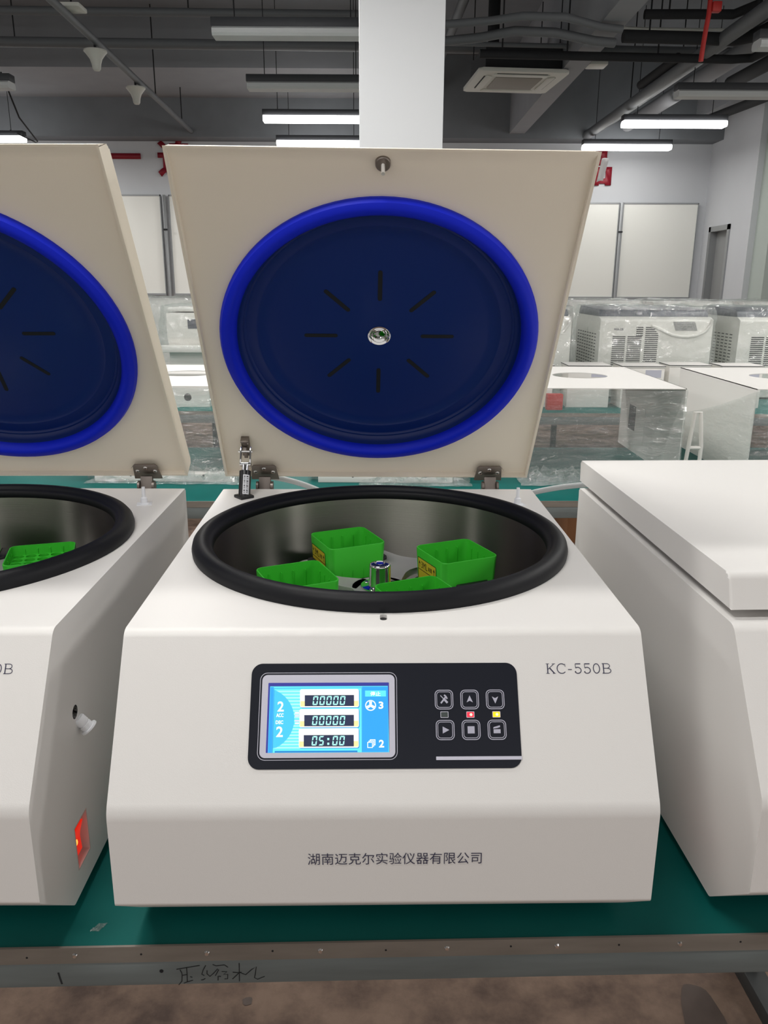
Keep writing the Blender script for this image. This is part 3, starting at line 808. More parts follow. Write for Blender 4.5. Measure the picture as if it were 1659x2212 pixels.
def make_machine(name, label, loc, rz, opened=True, lid_kw=None):
    root = empty(name, label, 'centrifuge', loc, rz)
    make_body(root, opened)
    mb = MB()
    for sx in (-0.25, 0.25):
        for y in (-0.32, 0.28):
            MB().lathe([(0, 0.0002), (0.016, 0.0002), (0.019, 0.0186), (0, 0.0186)], 16, T((sx, y, 0))).build('rubber_foot', BLACKP, root)
    lid = make_lid(root, opened, **(lid_kw or {}))
    make_panel(root)
    mb = MB(); serif_writing(mb, 0.1856, 0.1478, 0.0109, None)
    mb.build('model_lettering', INK, root, PANEL_M, smooth=0, recalc=False)
    me = text_mesh('湖南迈克尔实验仪器有限公司', 0.1912, 0.0148, -0.004)
    MB().mesh_data(me).build('maker_lettering', INK, root, LOW_M @ T((-0.0846, 0.0517, 0.0008)), smooth=0, recalc=False)
    # hinge knuckles at the rear edge of the body
    for sx in (-1, 1):
        mb = MB()
        hx = sx * 0.2215
        mb.prism([(0.331, 0.350), (0.344, 0.350), (0.352, 0.380), (0.350, 0.399), (0.343, 0.399), (0.333, 0.372)], hx - 0.0115, hx + 0.0115, YZ2, bev=0.0008)
        for s2 in (-1, 1):
            mb.rod((hx + s2 * 0.0120, 0.341, 0.381), (hx + s2 * 0.0165, 0.341, 0.381), 0.0098, 18)
        mb.build('hinge_knuckle', STEELD, root)
    if opened:
        # chamber gasket and steel bowl
        MB().lathe([(0.2855, ZT), (0.2862, ZT + 0.006), (0.2845, ZT + 0.013), (0.280, ZT + 0.0185), (0.274, ZT + 0.0215), (0.268, ZT + 0.0215), (0.2645, ZT + 0.0195), (0.2625, ZT + 0.016), (0.2600, ZT + 0.0135), (0.2575, ZT + 0.0125), (0.2555, ZT + 0.010), (0.2550, ZT + 0.001), (0.2580, ZT - 0.002)], 128).build('chamber_gasket', BLACKR, root, smooth=50, label='thick black rubber ring')
        MB().lathe([(0.2615, ZT + 0.002), (0.2565, ZT), (0.2560, ZT - 0.012), (0.2560, 0.165), (0.250, 0.150), (0.238, 0.142), (0.05, 0.138), (0.0, 0.138)], 128).build('chamber_bowl', STEEL, root, smooth=40, label='brushed steel bowl')
        MB().prism(rrect(-0.0038, 0.0038, -0.306, -0.289, 0.0036, 6), ZT - 0.011, ZT - 0.004).build('latch_slot', BLACKP, root, label='black latch slot')
        # gas strut
        gs = MB().rod((-0.2505, 0.262, ZT - 0.004), (-0.2505, 0.2900, 0.4225), 0.0112, 20).build('gas_strut', STRUTB, root, label='black gas strut')
        mb = MB(); mb.rod((-0.2505, 0.2901, 0.4226), (-0.2505, 0.2955, 0.4330), 0.0068, 16)
        mb.build('strut_collar', CHROME, gs)
        mb = MB()
        for dx in (-0.0105, 0.0075):
            mb.box(dx, dx + 0.003, -0.005, 0.005, 0.0, 0.036, T((-0.2505, 0.2955, 0.4330)) @ RX(-26), bev=0.0008)
        mb.box(-0.0105, 0.0105, -0.005, 0.005, -0.001, 0.005, T((-0.2505, 0.2955, 0.4330)) @ RX(-26), bev=0.0008)
        mb.rod((-0.0140, 0, 0.027), (0.0125, 0, 0.027), 0.0026, 10, T((-0.2505, 0.2955, 0.4330)) @ RX(-26))
        mb.build('strut_clevis', CHROME, gs)
        # printed label on the strut
        ax = Vector((0, 0.0345, 0.0587)).normalized()
        lb = MB()
        Ml = frame((-0.2505, 0.262, ZT - 0.004), (1, 0, 0), ax)
        def lf(u, v):
            a = math.radians(38 + 62 * (1 - u)); r = 0.0115
            return Vector((r * math.cos(a), 0.008 + 0.038 * v, r * math.sin(a)))
        lb.grid(lf, 6, 2, Ml)
        for k in range(11):
            for u0, u1 in ((0.14, 0.36), (0.52, 0.84)):
                v0 = 0.06 + k * 0.082; dv = (0.03, 0.05, 0.022)[k % 3]
                vs = [lb.bm.verts.new(Ml @ (lf(u, v) * 1.0 + Vector((0, 0, 0.0002)))) for u, v in ((u0, v0), (u1, v0), (u1, v0 + dv), (u0, v0 + dv))]
                f = lb.bm.faces.new(vs); f.material_index = 1
        lb.build('strut_label', [PAPER, BLACKINK], gs, recalc=False, label='white printed label')
        mb = MB(); mb.prism([(-0.0135, -0.0135), (0.0135, -0.0135), (0.0135, 0.0135), (-0.0135, 0.0135)], ZT - 0.001, ZT + 0.006, T((-0.2505, 0.262, 0)) @ RZ(38), bev=0.002)
        mb.build('strut_grommet', BLACKP, root, label='black square grommet')
        # white nozzle on the top plate
        mb = MB(); mb.lathe([(0, 0.0), (0.010, 0.0), (0.010, 0.0015), (0.0062, 0.003), (0.0058, 0.012), (0.0034, 0.014), (0.0030, 0.032), (0, 0.032)], 20, T((0.253, 0.212, ZT)))
        mb.box(-0.013, 0.013, -0.010, 0.010, 0, 0.0012, T((0.253, 0.212, ZT)) @ RZ(12))
        mb.build('drain_nozzle', NYLON, root, label='white plastic nozzle')
        # right-hand side: round hole with its loose plug, lit rocker switch in its recess
        mb = MB(); mb.lathe([(0.009, 0.0), (0.0090, -0.012), (0, -0.012)], 24, T((0.2995, -0.2976, 0.251)) @ RY(90)); mb.build('side_hole', SLOT, root, label='dark round hole')
        vp = MB(); MV = T((0.3065, -0.2905, 0.2310)) @ Vector((0.55, 0.12, -0.70)).to_track_quat('Z', 'Y').to_matrix().to_4x4() @ Matrix.Scale(0.86, 4)
        vp.lathe([(0, -0.012), (0.0085, -0.012), (0.0092, -0.010), (0.0092, -0.0012), (0.0080, -0.0010), (0.0080, 0.0010), (0.0090, 0.0012), (0.0092, 0.008), (0.0128, 0.0088), (0.0130, 0.0112), (0, 0.0112)], 28, MV)
        vp.build('side_plug', NYLON, root, label='white nylon plug')
        mb = MB(); bmx = mb
        bmx.box(0.2856, 0.2872, -0.3398, -0.2972, 0.0512, 0.1128)
        bmx.box(0.2872, 0.3002, -0.2988, -0.2972, 0.0512, 0.1128); bmx.box(0.2872, 0.3002, -0.3398, -0.3382, 0.0512, 0.1128)
        bmx.box(0.2872, 0.3002, -0.3382, -0.2988, 0.0512, 0.0528); bmx.box(0.2872, 0.3002, -0.3382, -0.2988, 0.1112, 0.1128)
        sw = mb.build('switch_recess', BEIGEP, root)
        mb = MB(); mb.prism(fillet([(0.060, 0.2872), (0.060, 0.2940), (0.082, 0.2925), (0.104, 0.2985), (0.104, 0.2872)], [0, 0.001, 0.006, 0.001, 0], 4), -0.336, -0.308, Matrix(((0, 1, 0, 0), (0, 0, 1, 0), (1, 0, 0, 0), (0, 0, 0, 1))))
        rs = mb.build('rocker_switch', ROCK, sw, label='glowing red rocker switch')
        mb = MB(); mb.lathe([(0, 0.0012), (0.003, 0.0008), (0.0042, 0)], 16, T((0.2932, -0.322, 0.079)) @ RY(84)); mb.build('switch_glow', ROCKH, sw)
    return root

CM = (-0.00594, 1.18976); AM = 0.01999
CL = (-0.68497, 1.18356); AL = 0.00848
CR = (0.69962, 1.2196); AR = 0.04292
m_mid = make_machine('centrifuge', 'white open centrifuge in the middle with four green racks and its lid raised', (CM[0], CM[1], TABLE_Z), AM, True, dict(tagged=True))
def hose(root, pts, r=0.007, fl=1.0):
    MB().tube(pts, r, 10, None, 0, fl).build('drain_hose', HOSE, root, smooth=60, label='white translucent hose')
def bez(p0, p1, p2, n=14):
    p0, p1, p2 = Vector(p0), Vector(p1), Vector(p2)
    return [p0 * (1 - t) ** 2 + p1 * 2 * t * (1 - t) + p2 * t * t for t in [i / n for i in range(n + 1)]]
hose(m_mid, bez((-0.250, 0.405, 0.388), (-0.16, 0.40, 0.383), (-0.095, 0.395, 0.345)), 0.0058, 0.5)
m_left = dup(m_mid)
m_left.location = (CL[0], CL[1], TABLE_Z); m_left.rotation_euler = (0, 0, AL)
m_left['label'] = 'white open centrifuge at the left edge with a lit red rocker switch on its side'
for ch in list(m_left.children):
    if ch.name.startswith('lid'):
        ch.matrix_local = T((-0.0015, 0.3635, 0.3945)) @ RX(-56.3) @ RZ(-0.4)
        for g in list(ch.children):
            if g.name.startswith('paper_tag'):
                bpy.data.objects.remove(g)
m_right = make_machine('centrifuge', 'white closed centrifuge at the right edge with its lid down', (CR[0], CR[1], TABLE_Z), AR, False)
hose(m_right, bez((-0.42, 0.395, 0.340), (-0.33, 0.39, 0.372), (-0.22, 0.385, 0.372)), 0.0058, 0.5)

# ------------------------------------------------------------------ rotors and racks
def make_rotor(label, loc, rz):
    root = empty('swing_rotor', label, 'rotor', loc, rz)
    zp = 0.303
    MB().lathe([(0.0, 0.1385), (0.045, 0.1385), (0.042, 0.15), (0.030, 0.17), (0.030, zp - 0.014), (0.0, zp - 0.014)], 32).build('rotor_shaft', STEELD, root)
    # four arms that fork towards the buckets
    mb = MB()
    mb.lathe([(0, zp - 0.014), (0.044, zp - 0.014), (0.044, zp), (0, zp)], 48)
    for k in range(4):
        a = [(0.03, -0.024), (0.075, -0.017), (0.105, -0.022), (0.140, -0.075), (0.162, -0.078), (0.172, -0.060), (0.150, -0.018), (0.150, 0.018), (0.172, 0.060), (0.162, 0.078), (0.140, 0.075), (0.105, 0.022), (0.075, 0.017), (0.03, 0.024)]
        mb.prism(fillet(a, [0, 0.01, 0.015, 0.008, 0.006, 0.006, 0.015, 0.015, 0.006, 0.006, 0.008, 0.015, 0.01, 0], 4), zp - 0.012, zp, RZ(45 + 90 * k), bev=0.0012)
    mb.build('rotor_arms', ALU, root)
    hb = MB().lathe([(0, 0.342), (0.0060, 0.342), (0.0066, 0.3405), (0.0082, 0.3405), (0.0090, 0.3428), (0.0148, 0.3420), (0.0168, 0.3400), (0.0172, 0.3370), (0.0172, zp + 0.006), (0.0190, zp + 0.0035), (0.0300, zp + 0.0030), (0.0306, zp + 0.0020), (0.0306, zp)], 56).build('rotor_hub', CHROME, root, smooth=40, label='polished chrome hub')
    for k in range(4):
        t = math.radians(35 + 90 * k)
        MB().lathe([(0, 0.0022), (0.0018, 0.0020), (0.0032, 0.0012), (0.0036, 0)], 14, T((0.0248 * math.cos(t), 0.0248 * math.sin(t), zp + 0.003))).build('hub_screw', CHROME, hb)
    for k in range(4):
        M = RZ(90 * k) @ T((0.137, 0, 0))
        c = MB()
        out = rrect(-0.0535, 0.0535, -0.0535, 0.0535, 0.013, 5); inn = rrect(-0.0518, 0.0518, -0.0518, 0.0518, 0.012, 5)
        n = len(out); bm = c.bm
        lo = [bm.verts.new((p[0] * 0.9, p[1] * 0.9, 0.205)) for p in out]; up = [bm.verts.new((p[0], p[1], 0.287)) for p in out]; ui = [bm.verts.new((p[0], p[1], 0.287)) for p in inn]; li = [bm.verts.new((p[0] * 0.9, p[1] * 0.9, 0.209)) for p in inn]
        for i in range(n):
            j = (i + 1) % n
            bm.faces.new((lo[i], lo[j], up[j], up[i])); bm.faces.new((up[i], up[j], ui[j], ui[i])); bm.faces.new((ui[i], ui[j], li[j], li[i]))
        bm.faces.new(list(reversed(lo))); bm.faces.new(li)
        for v in bm.verts: v.co = M @ v.co
        # trunnion blocks either side
        for s in (-1, 1):
            c.prism(fillet([(-0.030, s * 0.053), (0.030, s * 0.053), (0.022, s * 0.066), (-0.022, s * 0.066)], [0.003] * 4, 3), 0.262, 0.308, M, bev=0.002)
        c.build('bucket_carrier', BLACKP, root, label='black bucket carrier')
    return root
def make_rack(label, loc, rz, style, group, sticker=None):
    root = empty('tube_rack', label, 'rack', loc, rz, group)
    zt_, zb = 0.344, 0.212
    out = rrect(-0.0512, 0.0512, -0.0512, 0.0512, 0.012, 6); inn = rrect(-0.0492, 0.0492, -0.0492, 0.0492, 0.010, 6)
    mb = MB(); bm = mb.bm; n = len(out)
    kk = [(out, zb, 0.88), (out, zt_ - 0.001, 1.0), ([(p[0] * 0.992, p[1] * 0.992) for p in out], zt_, 1.0), (inn, zt_, 1.0), (inn, zb + 0.003, 0.88)]
    rings = [[bm.verts.new((p[0] * s, p[1] * s, z)) for p in poly] for poly, z, s in kk]
    for a, b in zip(rings, rings[1:]):
        for i in range(n):
            j = (i + 1) % n
            bm.faces.new((a[i], a[j], b[j], b[i]))
    bm.faces.new(list(reversed(rings[0]))); bm.faces.new(rings[-1])
    mb.build('rack_shell', GREEN, root)
    top = zt_ - (0.012 if style == 'open' else 0.006)
    mb = MB()
    for q in range(4):
        for u in (-0.0295, -0.0098, 0.0098, 0.0295):
            mb.box(-0.0493, -0.0468, u - 0.0007, u + 0.0007, zb + 0.01, top, RZ(90 * q))
    mb.build('rack_ribs', GREEN, root)
    if style == 'grid':
        mb = MB(); bm = mb.bm
        zz = zt_ - 0.016
        N, g = 5, 0.0192
        for i in range(N):
            for j in range(N):
                cx, cy = (i - 2) * g, (j - 2) * g
                r = 0.0084
                sq = []
                m = 24
                ring = [bm.verts.new((cx + r * math.cos(2 * PI * k / m), cy + r * math.sin(2 * PI * k / m), zz)) for k in range(m)]
                low = [bm.verts.new((v.co.x, v.co.y, zz - 0.05)) for v in ring]
                h = g / 2
                for k in range(m):
                    t = 2 * PI * k / m
                    f = h / max(abs(math.cos(t)), abs(math.sin(t)))
                    sq.append(bm.verts.new((cx + f * math.cos(t), cy + f * math.sin(t), zz)))
                for k in range(m):
                    l = (k + 1) % m
                    bm.faces.new((ring[k], ring[l], sq[l], sq[k])); bm.faces.new((ring[l], ring[k], low[k], low[l]))
        bmesh.ops.remove_doubles(bm, verts=bm.verts[:], dist=0.0003)
        mb.build('tube_grid', GREEN, root, smooth=40)
    if sticker:
        # yellow label on the -X face
        mb = MB()
        Ms = frame((-0.0515, 0, zt_), (0, -1, 0), (0, 0, 1)) @ T((0, 0, 0.0004))
        sx0, sx1, sy0, sy1 = -0.036, 0.026, -0.085, -0.014
        Mt = Matrix.Rotation(math.radians(2.6), 4, 'X')
        Ms = Ms @ Mt
        mb.poly([(sx0, sy0), (sx1, sy0), (sx1, sy1), (sx0, sy1)], 0.0, Ms, 0)
        mb.ribbon([(sx0, sy0), (sx1, sy0), (sx1, sy1), (sx0, sy1)], 0.0016, 0.0002, Ms, 1, closed=True)
        for yy in (-0.034, -0.052, -0.070):
            mb.ribbon([(sx0, yy), (sx1, yy)], 0.0012, 0.0002, Ms, 1)
        for ax in (sx0 + 0.006, sx1 - 0.006):
            mb.poly([(ax, -0.018), (ax - 0.0028, -0.024), (ax + 0.0028, -0.024)], 0.0003, Ms, 1); mb.ribbon([(ax, -0.023), (ax, -0.031)], 0.0012, 0.0003, Ms, 1)
        mb.mesh_data(text_mesh('3ML', 0.021, 0.0115, 0.0), Ms @ T((sx0 + 0.012, -0.030, 0.0003)), 1)
        mb.mesh_data(text_mesh('装置', 0.0135, 0.0075, 0.0), Ms @ T((sx0 + 0.0355, -0.0285, 0.0003)), 1)
        mb.build('rack_sticker', [YELLOW, BLACKINK], root, smooth=0, recalc=False, label='yellow sticker printed in black')
    return root
AR1 = math.radians(23.5)
make_rotor('steel and black swing rotor inside the middle open centrifuge', (CM[0], CM[1], TABLE_Z), AM + AR1)
GR = 'green racks in the rotor of the middle centrifuge'
for k, (lab, rr) in enumerate((('green plastic rack right of the chrome hub, its yellow sticker facing the hub', 0),
                              ('green plastic rack behind the chrome hub at the back of the chamber', 0),
                              ('green plastic rack at the left of the chamber, partly hidden by the black ring', 0),
                              ('green plastic rack in front of the chrome hub showing only its top corner', 0))):
    a = AM + AR1 + k * PI / 2
    make_rack(lab, (CM[0] + 0.137 * math.cos(a), CM[1] + 0.137 * math.sin(a), TABLE_Z), AM + AR1, 'open', GR, sticker=True)
AR2 = math.radians(16.5)
make_rotor('swing rotor inside the left open centrifuge', (CL[0], CL[1], TABLE_Z), AL + AR2)
for k, lab in enumerate(('green plastic rack with a grid of round holes, in the left centrifuge', 'green rack at the back of the left centrifuge chamber outside the photo', 'green rack at the far left of the left centrifuge chamber outside the photo', 'green rack at the front of the left centrifuge chamber behind its black ring')):
    a = AL + AR2 + k * PI / 2
    make_rack(lab, (CL[0] + 0.137 * math.cos(a), CL[1] + 0.137 * math.sin(a), TABLE_Z), AL + AR2, 'grid', 'green racks in the rotor of the left centrifuge')

# ------------------------------------------------------------------ film helpers
def film_wall(path, z0, ztop, amp, sc, nu, nv, seed, out=0.0):
    """vertical film along a path of (x, y); ztop is a function of the path position 0..1"""
    P = [Vector((p[0], p[1], 0)) for p in path]
    L = [0.0]
    for a, b in zip(P, P[1:]): L.append(L[-1] + (b - a).length)
    def at(u):
        d = u * L[-1]
        for i in range(len(P) - 1):
            if d <= L[i + 1] + 1e-9:
                t = (d - L[i]) / max(1e-9, L[i + 1] - L[i])
                tg = (P[i + 1] - P[i]).normalized()
                return P[i].lerp(P[i + 1], t), Vector((tg.y, -tg.x, 0))
        return P[-1], Vector((0, -1, 0))
    def fn(u, v):
        p, nr = at(u)
        z = z0 + (ztop(u) - z0) * v
        q = Vector((p.x, p.y, z))
        w = wob(q, sc, amp, seed) + wob(q, (sc[0] * 2.7, sc[1] * 2.7, sc[2] * 2.7), amp * 0.4, seed + 3)
        return q + nr * (abs(w) + out)
    mb = MB(); mb.grid(fn, nu, nv)
    return mb
def crumple(root, x0, x1, y0, y1, h, seed, nu=46, nv=18):
    def fn(u, v):
        x = x0 + (x1 - x0) * u; y = y0 + (y1 - y0) * v
        e = min(u, 1 - u) * 6; e = min(1, e); e2 = min(1, min(v, 1 - v) * 5)
        p = Vector((x, y, 0))
        z = (0.5 + noise.noise(Vector((x * 26 + seed, y * 26, seed))) * 0.6 + noise.noise(Vector((x * 70, y * 70, seed))) * 0.35) * h * e * e2
        return Vector((x + noise.noise(Vector((x * 30, y * 30, seed + 5))) * 0.012, y + noise.noise(Vector((x * 30, y * 30, seed + 9))) * 0.012, 0.004 + max(0, z)))
    mb = MB(); mb.grid(fn, nu, nv)
    return mb.build('film_bunch', FILMC, root, smooth=0, recalc=False, label='crumpled clear film')

# ------------------------------------------------------------------ wrapped sheet metal housings on the second bench
def make_housing(label, cx, hw, wrap='front', y0=3.15, rail=True, sidehole=False, rz=0.0):
    root = empty('sheet_metal_housing', label, 'housing', (cx, y0, TABLE_Z), rz, 'wrapped housings on the second bench')
    D, Ht, t = 0.845, 0.375, 0.003
    # top plate with a round hole
    mb = MB(); bm = mb.bm
    N, R, hy = 64, 0.121, 0.461
    for z, flip in ((Ht, 0), (Ht - t, 1)):
        ring = [bm.verts.new((R * math.cos(2 * PI * i / N), hy + R * math.sin(2 * PI * i / N), z)) for i in range(N)]
        co = [bm.verts.new(p) for p in ((hw, D, z), (-hw, D, z), (-hw, 0, z), (hw, 0, z))]
        for q in range(4):
            for k in range(q * N // 4, (q + 1) * N // 4):
                bm.faces.new((co[q], ring[k], ring[(k + 1) % N]))
            bm.faces.new((co[q], ring[((q + 1) * N // 4) % N], co[(q + 1) % 4]))
        if flip:
            for i in range(N): bm.faces.new((r0[i], r0[(i + 1) % N], ring[(i + 1) % N], ring[i]))
            for q in range(4): bm.faces.new((c0[q], c0[(q + 1) % 4], co[(q + 1) % 4], co[q]))
        r0, c0 = ring, co
    mb.build('top_plate', SHEETW, root, smooth=0, label='white plate with a round hole')
    for s in (-1, 1):
        x0, x1 = (s * hw - t, s * hw) if s > 0 else (s * hw, s * hw + t)
        mb = MB(); mb.prism([(0.0, 0.045), (0.0, Ht), (D, Ht), (D, 0.0), (0.07, 0.0)], x0, x1, YZ2)
        side = mb.build('side_plate', SHEETW, root)
        if sidehole and s > 0:
            MB().box(x0 - 0.0012, x0, 0.60, 0.70, 0.10, 0.215).build('cable_opening', SLOT, side)
            MB().box(x0 - 0.0016, x0, 0.46, 0.56, 0.06, 0.225).build('inner_bracket', SHEETW, side)
    if rail:
        mb = MB(); mb.box(-hw * 0.88, hw * 0.88, -0.045, -0.005, 0.0, 0.036, bev=0.003)
        rl = mb.build('front_rail', SHEETW, root)
        for x in (-0.13, 0.16):
            MB().cyl(0.0045, 0, 0.0006, 14, T((x, -0.045, 0.026)) @ RX(90)).build('rail_hole', SLOT, rl)
    hx = hw + 0.006
    if wrap == 'front':
        path = [(-hx, D * 0.9), (-hx, -0.008), (hx, -0.008), (hx, D * 0.9)]
        film_wall(path, 0.004, lambda u: Ht - 0.006, 0.012, (3, 3, 22), 90, 40, cx * 3).build('plastic_wrap', FILM, root, smooth=60, recalc=False, label='clear stretch film')
    else:
        path = [(-hx, D * 0.98), (-hx, -0.008), (hx, -0.008), (hx, D * 0.9)]
        Lt = D * 0.98 + 0.008 + 2 * hx + D * 0.9 + 0.008
        k = (D * 0.98 + 0.008) / Lt
        film_wall(path, 0.004, lambda u: 0.16 + (Ht - 0.01 - 0.16) * min(1, (u / k)) ** 1.3 if u < k else Ht - 0.01, 0.010, (3, 3, 20), 110, 40, 4.2).build('plastic_wrap', FILM, root, smooth=60, recalc=False, label='clear stretch film with a slanting upper edge')
    return root
hC = make_housing('film wrapped white housing seen in the gap between the two open lids', -0.879, 0.313)
hD = make_housing('film wrapped white housing hidden behind the middle lid except for its front rail', 0.005, 0.305)
hA = make_housing('film wrapped open fronted white housing right of the middle lid, its side wall seen inside', 0.871, 0.313, rail=False, sidehole=True)
hB = make_housing('white housing at the right edge with film slanting over its side', 1.758, 0.300, wrap='slant', rail=False)
crumple(hC, -0.02, 0.33, -0.10, 0.05, 0.060, 1.3)
crumple(hC, -0.30, -0.05, -0.09, -0.046, 0.030, 7.7, 36, 8)
crumple(hD, -0.10, 0.34, -0.11, 0.03, 0.055, 2.9)
crumple(hA, -0.33, 0.05, -0.09, 0.10, 0.060, 5.1)
crumple(hA, 0.0, 0.36, -0.07, 0.12, 0.035, 6.4)
crumple(hB, -0.30, 0.1, -0.07, 0.05, 0.03, 3.3)
# white bracket standing between the two right housings
mb = MB(); mb.tube([(1.222, 3.20, TABLE_Z), (1.236, 3.20, TABLE_Z + 0.16), (1.246, 3.20, TABLE_Z + 0.275), (1.268, 3.20, TABLE_Z + 0.275), (1.285, 3.20, TABLE_Z + 0.14), (1.284, 3.20, TABLE_Z)], 0.0085, 8)
mb.rod((1.236, 3.20, TABLE_Z + 0.13), (1.284, 3.20, TABLE_Z + 0.13), 0.008, 8)
tag(mb.build('wire_bracket', CABW, smooth=50), 'white narrow bracket standing between the two right hand housings', 'bracket')
# white tear-shaped tag on the apron of the second bench
mb = MB(); mb.lathe([(0, -0.016), (0.004, -0.013), (0.0115, 0.002), (0.0125, 0.007), (0.010, 0.0125), (0, 0.0145)], 20)
tag(mb.build('cable_clip', NYLON, None, T((-0.694, 2.822, 1.5 - 0.797)) @ Matrix.Scale(0.5, 4, (0, 1, 0))), 'small white teardrop clip on the front edge of the second workbench', 'clip')

# ------------------------------------------------------------------ small cartons and boxes on the third bench
def carton(label, x0, x1, y0, h, dep=0.22, hole=False, dark=True, rz=0.0):
    root = empty('instrument_box', label, 'box', ((x0 + x1) / 2, y0, TABLE_Z), rz, 'white boxes on the third bench')
    w = (x1 - x0) / 2
    MB().box(-w, w, 0, dep, 0.0, h - 0.014, bev=0.003).build('box_body', CABW, root)
    MB().box(-w - 0.004, w + 0.004, -0.004, dep + 0.004, h - 0.014, h, bev=0.003).build('box_lid', SHEETW, root)
    if dark:
        MB().box(-w - 0.0042, w + 0.0042, -0.0046, dep, h - 0.006, h - 0.002).build('lid_seam', SLOT, root)
    if hole:
        MB().cyl(0.024, 0, 0.0008, 28, T((0.055 - 0.0, -0.0002, 0.063)) @ RX(90)).build('round_hole', SLOT, root)
    else:
        MB().box(w * 0.1, w * 0.85, -0.0008, 0, h * 0.72, h * 0.90).build('printed_label', SILVER, root)
    return root
carton('white box with a grey lid seen through the wrapped housing right of the middle lid', 1.176, 1.446, 5.18, 0.27)
carton('white box with a grey lid just behind the far corner of the wrapped housing', 1.515, 1.785, 5.16, 0.270, 0.22)
carton('white box with a dark lid in the gap before the right edge housing', 1.835, 2.10, 5.22, 0.272, 0.20)
carton('white box with a dark lid behind the right edge housing', 2.16, 2.42, 5.18, 0.272, 0.20)
carton('white box with a dark lid partly behind the right side of the middle lid', 0.82, 1.08, 5.18, 0.27, 0.2)
carton('pale box with a round hole in its front, in the gap between the open lids', -1.50, -1.115, 5.10, 0.215, 0.2, True, False)
sm = MB().box(-0.05, 0.05, 0, 0.06, 0, 0.10, bev=0.004).build('small_box', REDP, None, T((1.075, 5.05, TABLE_Z)))
tag(sm, 'small red box beside the middle lid on the third bench', 'box')
# cardboard under the second bench
mb = MB(); mb.box(1.10, 1.75, 4.60, 5.0, 0.0, 0.42, bev=0.006); mb.box(1.10, 1.75, 4.58, 4.60, 0.32, 0.42)
tag(mb.build('cardboard_box', CARD), 'brown cardboard box on the floor seen between the middle and right machines', 'box')

# ------------------------------------------------------------------ covered machines on the third bench
def dust_cover(root, hw, y0, y1, z0, zt_, seed, flare=0.03):
    def fn(u, v):
        a = 2 * PI * u
        cx, cy = math.cos(a), math.sin(a)
        f = 1.0 / max(abs(cx), abs(cy))
        sx, sy = cx * min(f, 1.32), cy * min(f, 1.32)
        if v < 0.8:
            k = v / 0.8; z = z0 + (zt_ - z0) * k; g = 1.0
            fl = flare * (1 - k) + 0.012
        else:
            k = (v - 0.8) / 0.2; z = zt_ + 0.004 * k; g = 1 - k; fl = 0.012 * (1 - k)
        x = sx * g * hw + (fl if sx > 0 else -fl) * min(1, abs(sx)) ; y = (y0 + y1) / 2 + sy * g * (y1 - y0) / 2 + (fl if sy > 0 else -fl) * min(1, abs(sy))
        w = noise.noise(Vector((x * 7 + seed, y * 7, z * 7))) * 0.022 + noise.noise(Vector((x * 21, y * 21 + seed, z * 16))) * 0.012
        ww = abs(w)
        q = Vector((x, y, z + (ww if v >= 0.8 else 0)))
        if v < 0.8:
            q.x += sx * ww; q.y += sy * ww
        return q
    mb = MB(); mb.grid(fn, 110, 50)
    bmesh.ops.remove_doubles(mb.bm, verts=mb.bm.verts[:], dist=0.0004)
    return mb.build('dust_cover', FILMD, root, smooth=40, recalc=False, label='clear plastic dust cover')
